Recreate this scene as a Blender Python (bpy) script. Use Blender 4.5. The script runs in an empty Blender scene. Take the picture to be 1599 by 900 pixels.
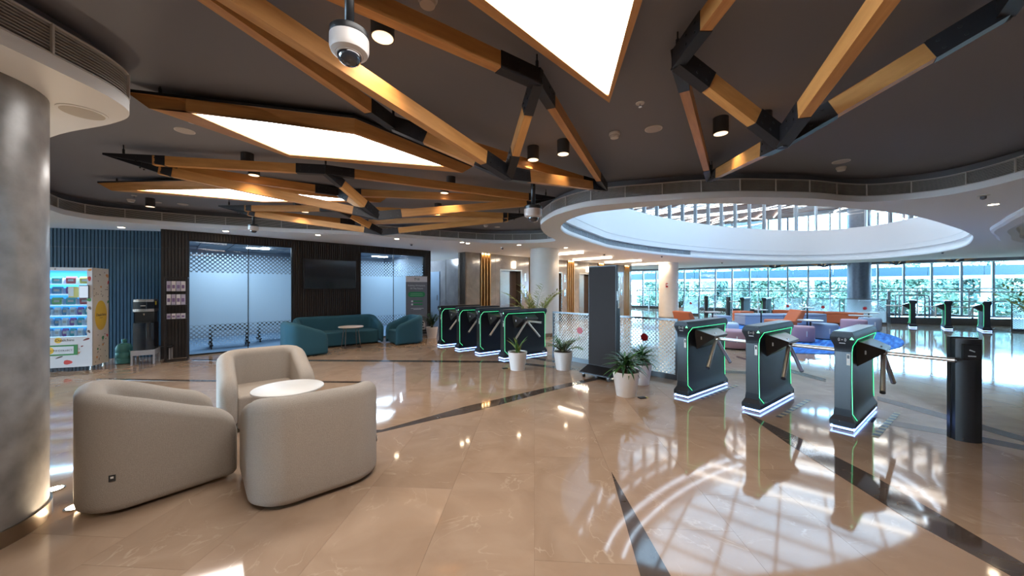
import bpy, bmesh, math, random
from mathutils import Vector, Matrix
random.seed(7)
PI = math.pi
sc = bpy.context.scene
C = sc.collection
# ------------------------------------------------------------------ camera, world, exposure
HC = 1.4                      # eye height
FPX = 560.0                   # focal length for a 1599 px wide frame
cam_d = bpy.data.cameras.new('camera')
cam_d.sensor_width = 36.0
cam_d.lens = FPX / 1599.0 * 36.0
cam_d.clip_start = 0.05
cam_d.clip_end = 400
cam = bpy.data.objects.new('camera', cam_d)
cam.location = (0, 0, HC)
cam.rotation_euler = (PI / 2, 0, 0)
C.objects.link(cam)
sc.camera = cam
w = bpy.data.worlds.new('sky')
sc.world = w
w.use_nodes = True
bg = w.node_tree.nodes['Background']
bg.inputs[0].default_value = (0.48, 0.74, 1.0, 1)
bg.inputs[1].default_value = 34.0
sc.view_settings.view_transform = 'Standard'
sc.view_settings.look = 'None'
sc.view_settings.exposure = 0.42
sc.view_settings.gamma = 1.0
sc.view_settings.use_curve_mapping = False
try:
    sc.cycles.use_denoising = True
    sc.cycles.denoiser = 'OPENIMAGEDENOISE'
    sc.cycles.max_bounces = 8
    sc.cycles.transparent_max_bounces = 16
    sc.cycles.sample_clamp_indirect = 3.0
    sc.cycles.caustics_reflective = False
    sc.cycles.caustics_refractive = False
except Exception:
    pass

# ------------------------------------------------------------------ placing helpers
def P(x, y, h):
    """point at height h that the photograph shows at pixel (x, y)"""
    Z = (h - HC) * FPX / (450.0 - y)
    return Vector(((x - 800.0) * Z / FPX, Z, h))
def F(x, y, h=0.0):
    v = P(x, y, 0.0); v.z = h
    return v
N = Vector((0.724, 0.690, 0)).normalized()      # building axis along the glass rooms and the lifts
R = Vector((0.690, -0.724, 0)).normalized()     # building axis along the turnstile rows
ANG_N = math.atan2(N.y, N.x)
ANG_R = math.atan2(R.y, R.x)
SOF = 2.56      # white soffit
CEI = 2.90      # dark ceiling

# ------------------------------------------------------------------ materials
MATS = {}
def nodes(m):
    m.use_nodes = True
    nt = m.node_tree
    return nt, nt.nodes, nt.links, nt.nodes.get('Principled BSDF')
def mat(name, col, rough=0.5, metal=0.0, spec=0.5, emit=None, es=0.0, noise=0.0, nscale=8.0, bump=0.0, bscale=60.0, coat=0.0):
    if name in MATS: return MATS[name]
    m = bpy.data.materials.new(name)
    nt, nd, ln, b = nodes(m)
    b.inputs['Base Color'].default_value = (*col, 1)
    b.inputs['Roughness'].default_value = rough
    b.inputs['Metallic'].default_value = metal
    b.inputs['Specular IOR Level'].default_value = spec
    if coat: b.inputs['Coat Weight'].default_value = coat
    if emit:
        b.inputs['Emission Color'].default_value = (*emit, 1)
        b.inputs['Emission Strength'].default_value = es
    if noise > 0:
        tc = nd.new('ShaderNodeTexCoord'); nz = nd.new('ShaderNodeTexNoise')
        nz.inputs['Scale'].default_value = nscale; nz.inputs['Detail'].default_value = 5
        ln.new(tc.outputs['Object'], nz.inputs['Vector'])
        mx = nd.new('ShaderNodeMix'); mx.data_type = 'RGBA'
        mx.inputs[6].default_value = (*[max(0, c * (1 - noise)) for c in col], 1)
        mx.inputs[7].default_value = (*[min(1, c * (1 + noise)) for c in col], 1)
        ln.new(nz.outputs['Fac'], mx.inputs[0]); ln.new(mx.outputs[2], b.inputs['Base Color'])
    if bump > 0:
        tc = nd.new('ShaderNodeTexCoord'); nz = nd.new('ShaderNodeTexNoise')
        nz.inputs['Scale'].default_value = bscale; nz.inputs['Detail'].default_value = 3
        ln.new(tc.outputs['Object'], nz.inputs['Vector'])
        bp = nd.new('ShaderNodeBump'); bp.inputs['Strength'].default_value = bump; bp.inputs['Distance'].default_value = 0.01
        ln.new(nz.outputs['Fac'], bp.inputs['Height']); ln.new(bp.outputs['Normal'], b.inputs['Normal'])
    MATS[name] = m
    return m
def ramp(nd, stops):
    r = nd.new('ShaderNodeValToRGB')
    e = r.color_ramp.elements
    while len(e) < len(stops): e.new(0.5)
    for k, (p, c) in enumerate(stops):
        e[k].position = p; e[k].color = (*c, 1)
    return r
def marble(name, c0, c1, vein, rough=0.06, vs=1.0, lines=False):
    m = bpy.data.materials.new(name)
    nt, nd, ln, b = nodes(m)
    g = nd.new('ShaderNodeNewGeometry')
    oi = nd.new('ShaderNodeObjectInfo')
    off = nd.new('ShaderNodeVectorMath'); off.operation = 'SCALE'
    cmb = nd.new('ShaderNodeCombineXYZ')
    for k in range(3): ln.new(oi.outputs['Random'], cmb.inputs[k])
    ln.new(cmb.outputs[0], off.inputs[0]); off.inputs['Scale'].default_value = 7.0
    ad = nd.new('ShaderNodeVectorMath'); ad.operation = 'ADD'
    ln.new(g.outputs['Position'], ad.inputs[0]); ln.new(off.outputs[0], ad.inputs[1])
    n1 = nd.new('ShaderNodeTexNoise'); n1.inputs['Scale'].default_value = 2.2 * vs; n1.inputs['Detail'].default_value = 8; n1.inputs['Distortion'].default_value = 1.2
    ln.new(ad.outputs[0], n1.inputs['Vector'])
    r1 = ramp(nd, [(0.3, c0), (0.7, c1)]); ln.new(n1.outputs['Fac'], r1.inputs[0])
    n2 = nd.new('ShaderNodeTexNoise'); n2.inputs['Scale'].default_value = 1.3 * vs; n2.inputs['Detail'].default_value = 6; n2.inputs['Distortion'].default_value = 2.5
    ln.new(ad.outputs[0], n2.inputs['Vector'])
    r2 = ramp(nd, [(0.488, (0, 0, 0)), (0.5, (1, 1, 1)), (0.512, (0, 0, 0))]); ln.new(n2.outputs['Fac'], r2.inputs[0])
    mx = nd.new('ShaderNodeMix'); mx.data_type = 'RGBA'; mx.inputs[7].default_value = (*vein, 1)
    sc_ = nd.new('ShaderNodeMath'); sc_.operation = 'MULTIPLY'; sc_.inputs[1].default_value = 0.6
    n3 = nd.new('ShaderNodeTexNoise'); n3.inputs['Scale'].default_value = 4.5 * vs; n3.inputs['Detail'].default_value = 4
    ln.new(ad.outputs[0], n3.inputs['Vector'])
    r3 = ramp(nd, [(0.48, (0, 0, 0)), (0.66, (1, 1, 1))]); ln.new(n3.outputs['Fac'], r3.inputs[0])
    vm_ = nd.new('ShaderNodeMath'); vm_.operation = 'MULTIPLY'; ln.new(r2.outputs[0], vm_.inputs[0]); ln.new(r3.outputs[0], vm_.inputs[1])
    ln.new(vm_.outputs[0], sc_.inputs[0]); ln.new(sc_.outputs[0], mx.inputs[0]); ln.new(r1.outputs[0], mx.inputs[6])
    # slightly different slab to slab
    mr = nd.new('ShaderNodeMapRange'); mr.inputs[3].default_value = 0.93; mr.inputs[4].default_value = 1.05
    ln.new(oi.outputs['Random'], mr.inputs[0])
    mul = nd.new('ShaderNodeVectorMath'); mul.operation = 'SCALE'
    ln.new(mx.outputs[2], mul.inputs[0]); ln.new(mr.outputs[0], mul.inputs['Scale'])
    last = mul.outputs[0]
    if lines:
        bk = nd.new('ShaderNodeTexBrick'); bk.offset = 0.5
        bk.inputs['Color1'].default_value = (1, 1, 1, 1); bk.inputs['Color2'].default_value = (0.95, 0.95, 0.95, 1)
        bk.inputs['Mortar'].default_value = (0.72, 0.7, 0.68, 1)
        bk.inputs['Scale'].default_value = 1.0; bk.inputs['Mortar Size'].default_value = 0.004
        bk.inputs['Brick Width'].default_value = 1.144; bk.inputs['Row Height'].default_value = 0.572
        mp = nd.new('ShaderNodeMapping'); mp.inputs['Rotation'].default_value = (0, 0, PI / 2 + 0.062)
        ln.new(g.outputs['Position'], mp.inputs['Vector']); ln.new(mp.outputs[0], bk.inputs['Vector'])
        m3 = nd.new('ShaderNodeMix'); m3.data_type = 'RGBA'; m3.blend_type = 'MULTIPLY'; m3.inputs[0].default_value = 1
        ln.new(last, m3.inputs[6]); ln.new(bk.outputs['Color'], m3.inputs[7]); last = m3.outputs[2]
    ln.new(last, b.inputs['Base Color'])
    b.inputs['Roughness'].default_value = rough
    b.inputs['Specular IOR Level'].default_value = 0.95
    MATS[name] = m
    return m
def wood(name, c0, c1, rough=0.45, scale=(1.2, 18, 18)):
    m = bpy.data.materials.new(name)
    nt, nd, ln, b = nodes(m)
    tc = nd.new('ShaderNodeTexCoord'); mp = nd.new('ShaderNodeMapping'); mp.inputs['Scale'].default_value = scale
    nz = nd.new('ShaderNodeTexNoise'); nz.inputs['Scale'].default_value = 2.0; nz.inputs['Detail'].default_value = 6
    ln.new(tc.outputs['UV'], mp.inputs['Vector']); ln.new(mp.outputs[0], nz.inputs['Vector'])
    r = ramp(nd, [(0.3, c0), (0.7, c1)]); ln.new(nz.outputs['Fac'], r.inputs[0]); ln.new(r.outputs[0], b.inputs['Base Color'])
    b.inputs['Roughness'].default_value = rough
    MATS[name] = m
    return m
def glassy(name, tint=(0.9, 0.97, 1.0), refl=0.12, film=None, fc=(0.8, 0.9, 0.97), cell=0.035):
    """thin pane: see-through with a reflection; film = stops (height, dot radius) of a printed dot film"""
    m = bpy.data.materials.new(name)
    nt, nd, ln, b = nodes(m)
    nd.remove(b)
    out = nd['Material Output']
    tr = nd.new('ShaderNodeBsdfTransparent'); tr.inputs[0].default_value = (*tint, 1)
    gl = nd.new('ShaderNodeBsdfGlossy'); gl.inputs['Roughness'].default_value = 0.02
    fr = nd.new('ShaderNodeFresnel'); fr.inputs['IOR'].default_value = 1.45
    mu = nd.new('ShaderNodeMath'); mu.operation = 'MULTIPLY'; mu.inputs[1].default_value = refl * 8; mu.use_clamp = True
    ln.new(fr.outputs[0], mu.inputs[0])
    mx = nd.new('ShaderNodeMixShader')
    ln.new(mu.outputs[0], mx.inputs[0]); ln.new(tr.outputs[0], mx.inputs[1]); ln.new(gl.outputs[0], mx.inputs[2])
    last = mx
    if film:
        uv = nd.new('ShaderNodeUVMap')
        mp = nd.new('ShaderNodeMapping'); mp.inputs['Rotation'].default_value = (0, 0, PI / 4); mp.inputs['Scale'].default_value = (1 / cell, 1 / cell, 1)
        ln.new(uv.outputs[0], mp.inputs['Vector'])
        fv = nd.new('ShaderNodeVectorMath'); fv.operation = 'FRACTION'; ln.new(mp.outputs[0], fv.inputs[0])
        sb = nd.new('ShaderNodeVectorMath'); sb.operation = 'SUBTRACT'; sb.inputs[1].default_value = (0.5, 0.5, 0); ln.new(fv.outputs[0], sb.inputs[0])
        ml = nd.new('ShaderNodeVectorMath'); ml.operation = 'MULTIPLY'; ml.inputs[1].default_value = (1, 1, 0); ln.new(sb.outputs[0], ml.inputs[0])
        le = nd.new('ShaderNodeVectorMath'); le.operation = 'LENGTH'; ln.new(ml.outputs[0], le.inputs[0])
        sx = nd.new('ShaderNodeSeparateXYZ'); ln.new(uv.outputs[0], sx.inputs[0])
        top = film[-1][0]
        dv = nd.new('ShaderNodeMath'); dv.operation = 'DIVIDE'; dv.inputs[1].default_value = top; ln.new(sx.outputs[1], dv.inputs[0])
        r = ramp(nd, [(h / top, (q, q, q)) for h, q in film]); ln.new(dv.outputs[0], r.inputs[0])
        lt = nd.new('ShaderNodeMath'); lt.operation = 'LESS_THAN'; ln.new(le.outputs['Value'], lt.inputs[0]); ln.new(r.outputs[0], lt.inputs[1])
        df = nd.new('ShaderNodeBsdfDiffuse'); df.inputs[0].default_value = (*fc, 1)
        tl = nd.new('ShaderNodeBsdfTranslucent'); tl.inputs[0].default_value = (*fc, 1)
        m2 = nd.new('ShaderNodeMixShader'); m2.inputs[0].default_value = 0.6
        ln.new(df.outputs[0], m2.inputs[1]); ln.new(tl.outputs[0], m2.inputs[2])
        m3 = nd.new('ShaderNodeMixShader'); ln.new(lt.outputs[0], m3.inputs[0]); ln.new(mx.outputs[0], m3.inputs[1]); ln.new(m2.outputs[0], m3.inputs[2])
        last = m3
    ln.new(last.outputs[0], out.inputs['Surface'])
    MATS[name] = m
    return m
def emis(name, col, s):
    return mat(name, (0.8, 0.8, 0.8), 0.5, emit=col, es=s)

M_floor = marble('beige marble', (0.345, 0.235, 0.16), (0.435, 0.31, 0.22), (0.60, 0.47, 0.35))
M_floorfar = marble('beige marble laid far', (0.345, 0.235, 0.16), (0.435, 0.31, 0.22), (0.60, 0.47, 0.35), lines=True)
M_inlay = marble('dark marble inlay', (0.055, 0.04, 0.032), (0.10, 0.075, 0.06), (0.35, 0.28, 0.22), vs=1.5)
M_lift = marble('grey brown wall marble', (0.19, 0.165, 0.14), (0.28, 0.245, 0.21), (0.38, 0.34, 0.30), rough=0.12)
M_greymar = marble('grey wall marble', (0.30, 0.32, 0.35), (0.40, 0.42, 0.45), (0.5, 0.52, 0.55), rough=0.15)
M_white = mat('white plaster', (0.86, 0.86, 0.86), 0.7)
M_dark = mat('charcoal ceiling paint', (0.195, 0.195, 0.222), 0.75)
M_concrete = mat('grey venetian plaster', (0.23, 0.215, 0.205), 0.3, noise=0.75, nscale=6.5, bump=0.2, bscale=9)
M_colwhite = mat('pale column plaster', (0.66, 0.63, 0.58), 0.5, noise=0.08, nscale=5)
M_bluecol = mat('slate column tiles', (0.10, 0.12, 0.16), 0.4, noise=0.3, nscale=12)
M_steel = mat('brushed steel', (0.55, 0.55, 0.56), 0.25, 1.0)
M_chrome = mat('polished steel tube', (0.80, 0.74, 0.67), 0.28, 0.85)
M_bluewall = mat('dark blue ribbed panel', (0.005, 0.021, 0.034), 0.55, spec=0.14)
M_brownwall = mat('dark brown ribbed panel', (0.022, 0.015, 0.012), 0.4)
M_black = mat('black powder coat', (0.012, 0.012, 0.014), 0.4)
M_blackg = mat('black gloss plastic', (0.010, 0.010, 0.011), 0.32)
M_turn = mat('graphite brushed steel', (0.010, 0.012, 0.017), 0.45, 0.15, spec=0.35)
M_oak = wood('orange oak', (0.46, 0.21, 0.06), (0.62, 0.31, 0.10))
M_sleeve = mat('black steel sleeve', (0.02, 0.02, 0.024), 0.45, 0.3)
M_fabw = mat('oatmeal wool fabric', (0.41, 0.36, 0.31), 0.9, noise=0.22, nscale=170, bump=0.4, bscale=260)
M_teal = mat('teal wool fabric', (0.020, 0.092, 0.135), 0.9, noise=0.12, nscale=200, bump=0.2, bscale=300)
M_seam = mat('dark plinth', (0.03, 0.03, 0.03), 0.6)
M_tabw = mat('white laminate', (0.82, 0.80, 0.77), 0.35)
M_pot = mat('white pot plastic', (0.74, 0.70, 0.67), 0.4)
M_soil = mat('brown bark soil', (0.11, 0.055, 0.03), 0.9, noise=0.5, nscale=60)
M_leafd = mat('dark green leaf', (0.022, 0.085, 0.022), 0.35, noise=0.3, nscale=6)
M_leafm = mat('mid green leaf', (0.05, 0.15, 0.03), 0.4, noise=0.3, nscale=6)
M_leafy = mat('yellow green leaf', (0.22, 0.27, 0.04), 0.4, noise=0.3, nscale=6)
M_stem = mat('plant stem', (0.12, 0.10, 0.04), 0.6)
M_green = emis('green led strip', (0.01, 0.9, 0.30), 1.4)
M_blueled = emis('blue white led strip', (0.20, 0.38, 1.0), 7.0)
M_panel = emis('lit diffuser', (1.0, 0.97, 0.94), 9.5)
M_lamp = emis('warm lamp face', (1.0, 0.80, 0.55), 30.0)
M_lampw = emis('neutral lamp face', (1.0, 0.93, 0.82), 10.0)
M_lin = emis('warm linear lamp', (1.0, 0.85, 0.66), 10.0)
M_red = mat('red vinyl', (0.42, 0.006, 0.012), 0.4)
M_gold = mat('bronze fin', (0.42, 0.24, 0.09), 0.35, 0.6)
M_brass = mat('door steel', (0.36, 0.33, 0.29), 0.25, 0.9)
M_slat = mat('grey louvre blade', (0.46, 0.44, 0.42), 0.5)
M_slatb = mat('black louvre backing', (0.035, 0.033, 0.032), 0.8)
M_frame = mat('pale grey louvre frame', (0.62, 0.60, 0.58), 0.5)
M_wmull = mat('grey window mullion', (0.33, 0.38, 0.43), 0.45, 0.2)
M_kerb = mat('dark stone kerb', (0.085, 0.07, 0.06), 0.35, noise=0.3, nscale=10)
M_glass = glassy('clear pane', (0.93, 0.98, 1.0), 0.10)
M_win = glassy('tinted window pane', (0.80, 0.94, 1.0), 0.06)
M_film = glassy('pane with dotted frosted film', (0.9, 0.96, 1.0), 0.10, [(0.0, 0.0), (0.16, 0.0), (0.22, 0.22), (0.55, 0.45), (0.63, 0.46), (0.632, 0.95), (1.72, 0.95), (1.722, 0.42), (2.02, 0.36), (2.14, 0.2), (2.16, 0.0), (2.5, 0.0)], (0.42, 0.60, 0.76), 0.060)
M_fence = glassy('glass with white dots', (0.9, 0.97, 0.98), 0.12, [(0.0, 0.55), (0.35, 0.47), (0.7, 0.36), (0.95, 0.28), (1.0, 0.25)], (0.72, 0.80, 0.82), 0.045)

# ------------------------------------------------------------------ mesh building
class MB:
    def __init__(self):
        self.v = []; self.f = []; self.uv = {}
    def add(self, vs, fs, uvs=None):
        o = len(self.v)
        self.v += [tuple(p) for p in vs]
        for k, f in enumerate(fs):
            if uvs: self.uv[len(self.f)] = uvs[k]
            self.f.append(tuple(i + o for i in f))
        return self
    def box(self, c, s, rz=0.0, M=None):
        x, y, z = s[0] / 2, s[1] / 2, s[2] / 2
        pts = [Vector((a, b, d)) for d in (-z, z) for a, b in ((-x, -y), (x, -y), (x, y), (-x, y))]
        if M is None: M = Matrix.Rotation(rz, 3, 'Z')
        c = Vector(c)
        return self.add([M @ p + c for p in pts], [(3, 2, 1, 0), (4, 5, 6, 7), (0, 1, 5, 4), (1, 2, 6, 5), (2, 3, 7, 6), (3, 0, 4, 7)])
    def beam(self, p0, p1, wd, ht, e0=0.0, e1=0.0):
        """rectangular bar from p0 to p1, ht measured upright; uv runs along it"""
        p0 = Vector(p0); p1 = Vector(p1); d = (p1 - p0); L = d.length; d.normalize()
        s = d.cross(Vector((0, 0, 1)))
        if s.length < 1e-4: s = Vector((1, 0, 0))
        s.normalize(); u = s.cross(d).normalized()
        a = p0 + d * e0; b = p1 - d * e1
        q = [(-1, -1), (1, -1), (1, 1), (-1, 1)]
        vs = [a + s * (i * wd / 2) + u * (j * ht / 2) for i, j in q] + [b + s * (i * wd / 2) + u * (j * ht / 2) for i, j in q]
        fs = [(0, 1, 2, 3), (7, 6, 5, 4)]
        uvs = [[(0, 0), (wd, 0), (wd, ht), (0, ht)]] * 2
        r0 = random.random() * 9
        for k in range(4):
            n = (k + 1) % 4
            fs.append((k, k + 4, n + 4, n)); uvs.append([(r0, k), (r0 + L, k), (r0 + L, k + wd), (r0, k + wd)])
        return self.add(vs, fs, uvs)
    def cyl(self, p0, p1, r0, r1=None, n=16, caps=True):
        if r1 is None: r1 = r0
        p0 = Vector(p0); p1 = Vector(p1); d = (p1 - p0).normalized()
        s = d.cross(Vector((0, 0, 1)))
        if s.length < 1e-4: s = Vector((1, 0, 0))
        s.normalize(); u = s.cross(d)
        vs = []
        for p, r in ((p0, r0), (p1, r1)):
            for k in range(n):
                a = 2 * PI * k / n
                vs.append(p + s * (r * math.cos(a)) + u * (r * math.sin(a)))
        fs = [(k, (k + 1) % n, n + (k + 1) % n, n + k) for k in range(n)]
        if caps: fs += [tuple(range(n - 1, -1, -1)), tuple(range(n, 2 * n))]
        return self.add(vs, fs)
    def lathe(self, prof, c=(0, 0, 0), n=24):
        vs = []; c = Vector(c)
        for r, z in prof:
            for k in range(n):
                a = 2 * PI * k / n
                vs.append(c + Vector((r * math.cos(a), r * math.sin(a), z)))
        fs = []
        for j in range(len(prof) - 1):
            for k in range(n):
                fs.append((j * n + k, j * n + (k + 1) % n, (j + 1) * n + (k + 1) % n, (j + 1) * n + k))
        fs.append(tuple(range(n - 1, -1, -1))); m = (len(prof) - 1) * n
        fs.append(tuple(range(m, m + n)))
        return self.add(vs, fs)
    def tube(self, pts, r, n=8):
        pts = [Vector(p) for p in pts]; vs = []; m = len(pts)
        ref = None
        for i, p in enumerate(pts):
            d = (pts[min(i + 1, m - 1)] - pts[max(i - 1, 0)]).normalized()
            s = d.cross(Vector((0, 0, 1)))
            if s.length < 1e-3: s = ref if ref is not None else Vector((1, 0, 0))
            s = s.normalized()
            if ref is not None and s.dot(ref) < 0: s = -s
            ref = s
            u = s.cross(d).normalized()
            rr = r[i] if isinstance(r, (list, tuple)) else r
            for k in range(n):
                a = 2 * PI * k / n
                vs.append(p + s * (rr * math.cos(a)) + u * (rr * math.sin(a)))
        fs = [(i * n + k, i * n + (k + 1) % n, (i + 1) * n + (k + 1) % n, (i + 1) * n + k) for i in range(m - 1) for k in range(n)]
        fs += [tuple(range(n - 1, -1, -1)), tuple(range((m - 1) * n, m * n))]
        return self.add(vs, fs)
    def prism(self, poly, z0, z1):
        n = len(poly)
        vs = [(p[0], p[1], z0) for p in poly] + [(p[0], p[1], z1) for p in poly]
        fs = [tuple(range(n - 1, -1, -1)), tuple(range(n, 2 * n))] + [(k, (k + 1) % n, n + (k + 1) % n, n + k) for k in range(n)]
        return self.add(vs, fs)
    def strip(self, path, z0, z1, closed=True, flip=False):
        n = len(path)
        vs = [(p[0], p[1], z0) for p in path] + [(p[0], p[1], z1) for p in path]
        fs = []
        for k in range(n if closed else n - 1):
            q = (k, (k + 1) % n, n + (k + 1) % n, n + k)
            fs.append(q[::-1] if flip else q)
        return self.add(vs, fs)
    def between(self, pa, za, pb, zb, closed=True):
        n = len(pa)
        vs = [(p[0], p[1], za) for p in pa] + [(p[0], p[1], zb) for p in pb]
        return self.add(vs, [(k, (k + 1) % n, n + (k + 1) % n, n + k) for k in range(n if closed else n - 1)])
    def quad(self, a, b, c, d, uv=None):
        return self.add([a, b, c, d], [(0, 1, 2, 3)], [uv] if uv else None)
    def build(self, name, m, parent=None, smooth=False, bevel=0.0, seg=2, sub=0, fix=True):
        me = bpy.data.meshes.new(name)
        me.from_pydata(self.v, [], self.f)
        if self.uv:
            ul = me.uv_layers.new(name='UVMap')
            for pi, uvs in self.uv.items():
                p = me.polygons[pi]
                for k, li in enumerate(p.loop_indices): ul.data[li].uv = uvs[k]
        me.materials.append(m)
        if fix and not self.uv:
            bm = bmesh.new(); bm.from_mesh(me); bmesh.ops.recalc_face_normals(bm, faces=bm.faces); bm.to_mesh(me); bm.free()
        o = bpy.data.objects.new(name, me)
        C.objects.link(o)
        if parent is not None: o.parent = parent
        if smooth:
            for p in me.polygons: p.use_smooth = True
        if bevel > 0:
            md = o.modifiers.new('bevel', 'BEVEL'); md.width = bevel; md.segments = seg; md.limit_method = 'ANGLE'; md.angle_limit = 0.6
        if sub:
            md = o.modifiers.new('sub', 'SUBSURF'); md.levels = sub; md.render_levels = sub
        return o
def soft(o, ang=0.7):
    """smooth shading with sharp edges kept"""
    me = o.data
    for p in me.polygons: p.use_smooth = True
    bm = bmesh.new(); bm.from_mesh(me)
    for e in bm.edges:
        if len(e.link_faces) == 2 and e.calc_face_angle(0) > ang: e.smooth = False
    bm.to_mesh(me); bm.free()
    return o
def tag(o, label=None, cat=None, group=None, kind=None):
    if label: o['label'] = label
    if cat: o['category'] = cat
    if group: o['group'] = group
    if kind: o['kind'] = kind
    return o
def thing(name, label, cat, loc=(0, 0, 0), rz=0.0, group=None):
    o = bpy.data.objects.new(name, None); C.objects.link(o)
    o.location = loc; o.rotation_euler = (0, 0, rz); o.empty_display_size = 0.1
    return tag(o, label, cat, group)
def struct(o): o['kind'] = 'structure'; return o
def stuff(o): o['kind'] = 'stuff'; return o
def copy_tree(o, parent=None):
    c = o.copy(); C.objects.link(c); c.parent = parent
    for ch in list(o.children): copy_tree(ch, c)
    return c
def text_mesh(name, body, size, m, parent, M, align='CENTER', extrude=0.0008, sx=1.0):
    cu = bpy.data.curves.new(name, 'FONT'); cu.body = body; cu.size = size; cu.align_x = align; cu.align_y = 'CENTER'; cu.extrude = extrude
    cu.resolution_u = 3
    t = bpy.data.objects.new(name, cu); C.objects.link(t)
    dg = bpy.context.evaluated_depsgraph_get(); dg.update()
    me = bpy.data.meshes.new_from_object(t.evaluated_get(dg))
    bpy.data.objects.remove(t)
    me.materials.clear(); me.materials.append(m)
    o = bpy.data.objects.new(name, me); C.objects.link(o)
    o.parent = parent
    o.matrix_local = M @ Matrix.Diagonal((sx, 1, 1, 1))
    return o
def face_front(x, y, z):
    """text matrix: reads from the -Y side"""
    return Matrix.Translation((x, y, z)) @ Matrix.Rotation(PI / 2, 4, 'X')
def face_back(x, y, z):
    """text matrix: reads from the +Y side"""
    return Matrix.Translation((x, y, z)) @ Matrix.Rotation(PI, 4, 'Z') @ Matrix.Rotation(PI / 2, 4, 'X')
def catmull(pts, per=8, closed=True):
    pts = [Vector((p[0], p[1])) for p in pts]; n = len(pts); out = []
    rng = n if closed else n - 1
    for i in range(rng):
        p0 = pts[(i - 1) % n] if closed or i > 0 else pts[0]
        p1 = pts[i]; p2 = pts[(i + 1) % n]
        p3 = pts[(i + 2) % n] if closed or i + 2 < n else pts[-1]
        for k in range(per):
            t = k / per
            out.append(0.5 * ((2 * p1) + (p2 - p0) * t + (2 * p0 - 5 * p1 + 4 * p2 - p3) * t * t + (3 * p1 - p0 - 3 * p2 + p3) * t ** 3))
    if not closed: out.append(pts[-1])
    return out
def offset(path, d):
    """move a closed path outwards (d > 0 away from its inside)"""
    n = len(path)
    area = sum(path[i].x * path[(i + 1) % n].y - path[(i + 1) % n].x * path[i].y for i in range(n))
    sg = 1 if area > 0 else -1
    out = []
    for i in range(n):
        t = (path[(i + 1) % n] - path[(i - 1) % n]).normalized()
        out.append(path[i] + Vector((t.y, -t.x)) * d * sg)
    return out
def resample(path, step, closed=True):
    out = []; acc = 0.0; n = len(path)
    for i in range(n if closed else n - 1):
        a = path[i]; b = path[(i + 1) % n]; L = (b - a).length
        while acc <= L:
            out.append(a + (b - a) * (acc / max(L, 1e-9))); acc += step
        acc -= L
    return out
def fill(name, outer, holes, z, m, parent=None, flip=False):
    cu = bpy.data.curves.new(name, 'CURVE'); cu.dimensions = '2D'; cu.fill_mode = 'BOTH'
    for path in [outer] + holes:
        s = cu.splines.new('POLY'); s.points.add(len(path) - 1); s.use_cyclic_u = True
        for k, p in enumerate(path): s.points[k].co = (p[0], p[1], 0, 1)
    t = bpy.data.objects.new(name, cu); C.objects.link(t)
    dg = bpy.context.evaluated_depsgraph_get(); dg.update()
    me = bpy.data.meshes.new_from_object(t.evaluated_get(dg))
    bpy.data.objects.remove(t)
    for v in me.vertices: v.co.z = z
    me.materials.clear(); me.materials.append(m)
    o = bpy.data.objects.new(name, me); C.objects.link(o)
    if parent is not None: o.parent = parent
    return o
# ================================================================== SETTING
W0 = Vector((-6.6, 7.31, 0))        # foot of the glass room wall
E0 = Vector((-1.5, 11.5, 0))        # foot of the lift wall
G0 = Vector((13.2, 21.5, 0)); GD = Vector((0.785, -0.62, 0)).normalized(); GI = Vector((-GD.y, GD.x, 0)) * -1
if GI.y > 0: GI = -GI               # towards the room
def wp(t, z=0.0, back=0.0): return W0 + N * t - R * back + Vector((0, 0, z))
def ep(t, z=0.0, back=0.0): return E0 + N * t - R * back + Vector((0, 0, z))
def gp(t, z=0.0, inn=0.0): return G0 + GD * t + GI * inn + Vector((0, 0, z))
ANG_G = math.atan2(GD.y, GD.x)

# ---- floor: base, single slabs in front, paving beyond, dark inlays
floor = struct(MB().quad((-40, -12, -0.006), (45, -12, -0.006), (45, 34, -0.006), (-40, 34, -0.006)).build('floor', M_floorfar, fix=False))
TA = -0.0624
e1 = Vector((math.cos(TA), math.sin(TA), 0)); e2 = Vector((-math.sin(TA), math.cos(TA), 0))
TWD, TLN = 0.572, 1.144
NC, NR = 9, 14
tb = MB().box((0, 0, -0.003), (TWD - 0.0012, TLN - 0.0012, 0.006))
t0 = tb.build('tile', M_floor, floor)
joint = {0: 2.99, -1: 2.70, -2: 3.61, 1: 3.28}
first = True
for cidx in range(-NC, NC):
    j = joint.get(cidx, 2.4 + random.random() * TLN)
    for r in range(NR):
        cy = 0.55 + ((j - 0.55) % TLN) - TLN / 2 + r * TLN
        o = t0 if first else bpy.data.objects.new('tile', t0.data)
        if not first: C.objects.link(o); o.parent = floor
        first = False
        p = e1 * ((cidx + 0.5) * TWD) + e2 * cy
        o.location = (p.x, p.y, 0); o.rotation_euler = (0, 0, TA)
far = MB()
xa, xb, ya, yb = -NC * TWD, NC * TWD, 0.4, 0.55 + NR * TLN - 0.2
def tq(u0, u1, v0, v1, z=-0.0015):
    far.quad(*[e1 * u + e2 * v + Vector((0, 0, z)) for u, v in ((u0, v0), (u1, v0), (u1, v1), (u0, v1))])
tq(-34, xa, -9, 30); tq(xb, 34, -9, 30); tq(xa, xb, -9, ya); tq(xa, xb, yb, 30)
stuff(far.build('far_paving', M_floorfar, floor, fix=False))
def band(pix):
    pts = [F(x, y) for x, y in pix]
    o = MB().prism([(p.x, p.y) for p in pts], 0.0002, 0.0016).build('inlay_band', M_inlay, floor)
    return o
band([(500, 675), (597, 671.5), (678, 649), (728, 635), (783, 622.5), (849, 607), (920, 592), (958, 585), (958, 588), (920, 596.5), (849, 614), (783, 632), (728, 646), (678, 656), (597, 675), (500, 692)])
band([(955, 737), (1049, 902), (1001, 902)])
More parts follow.
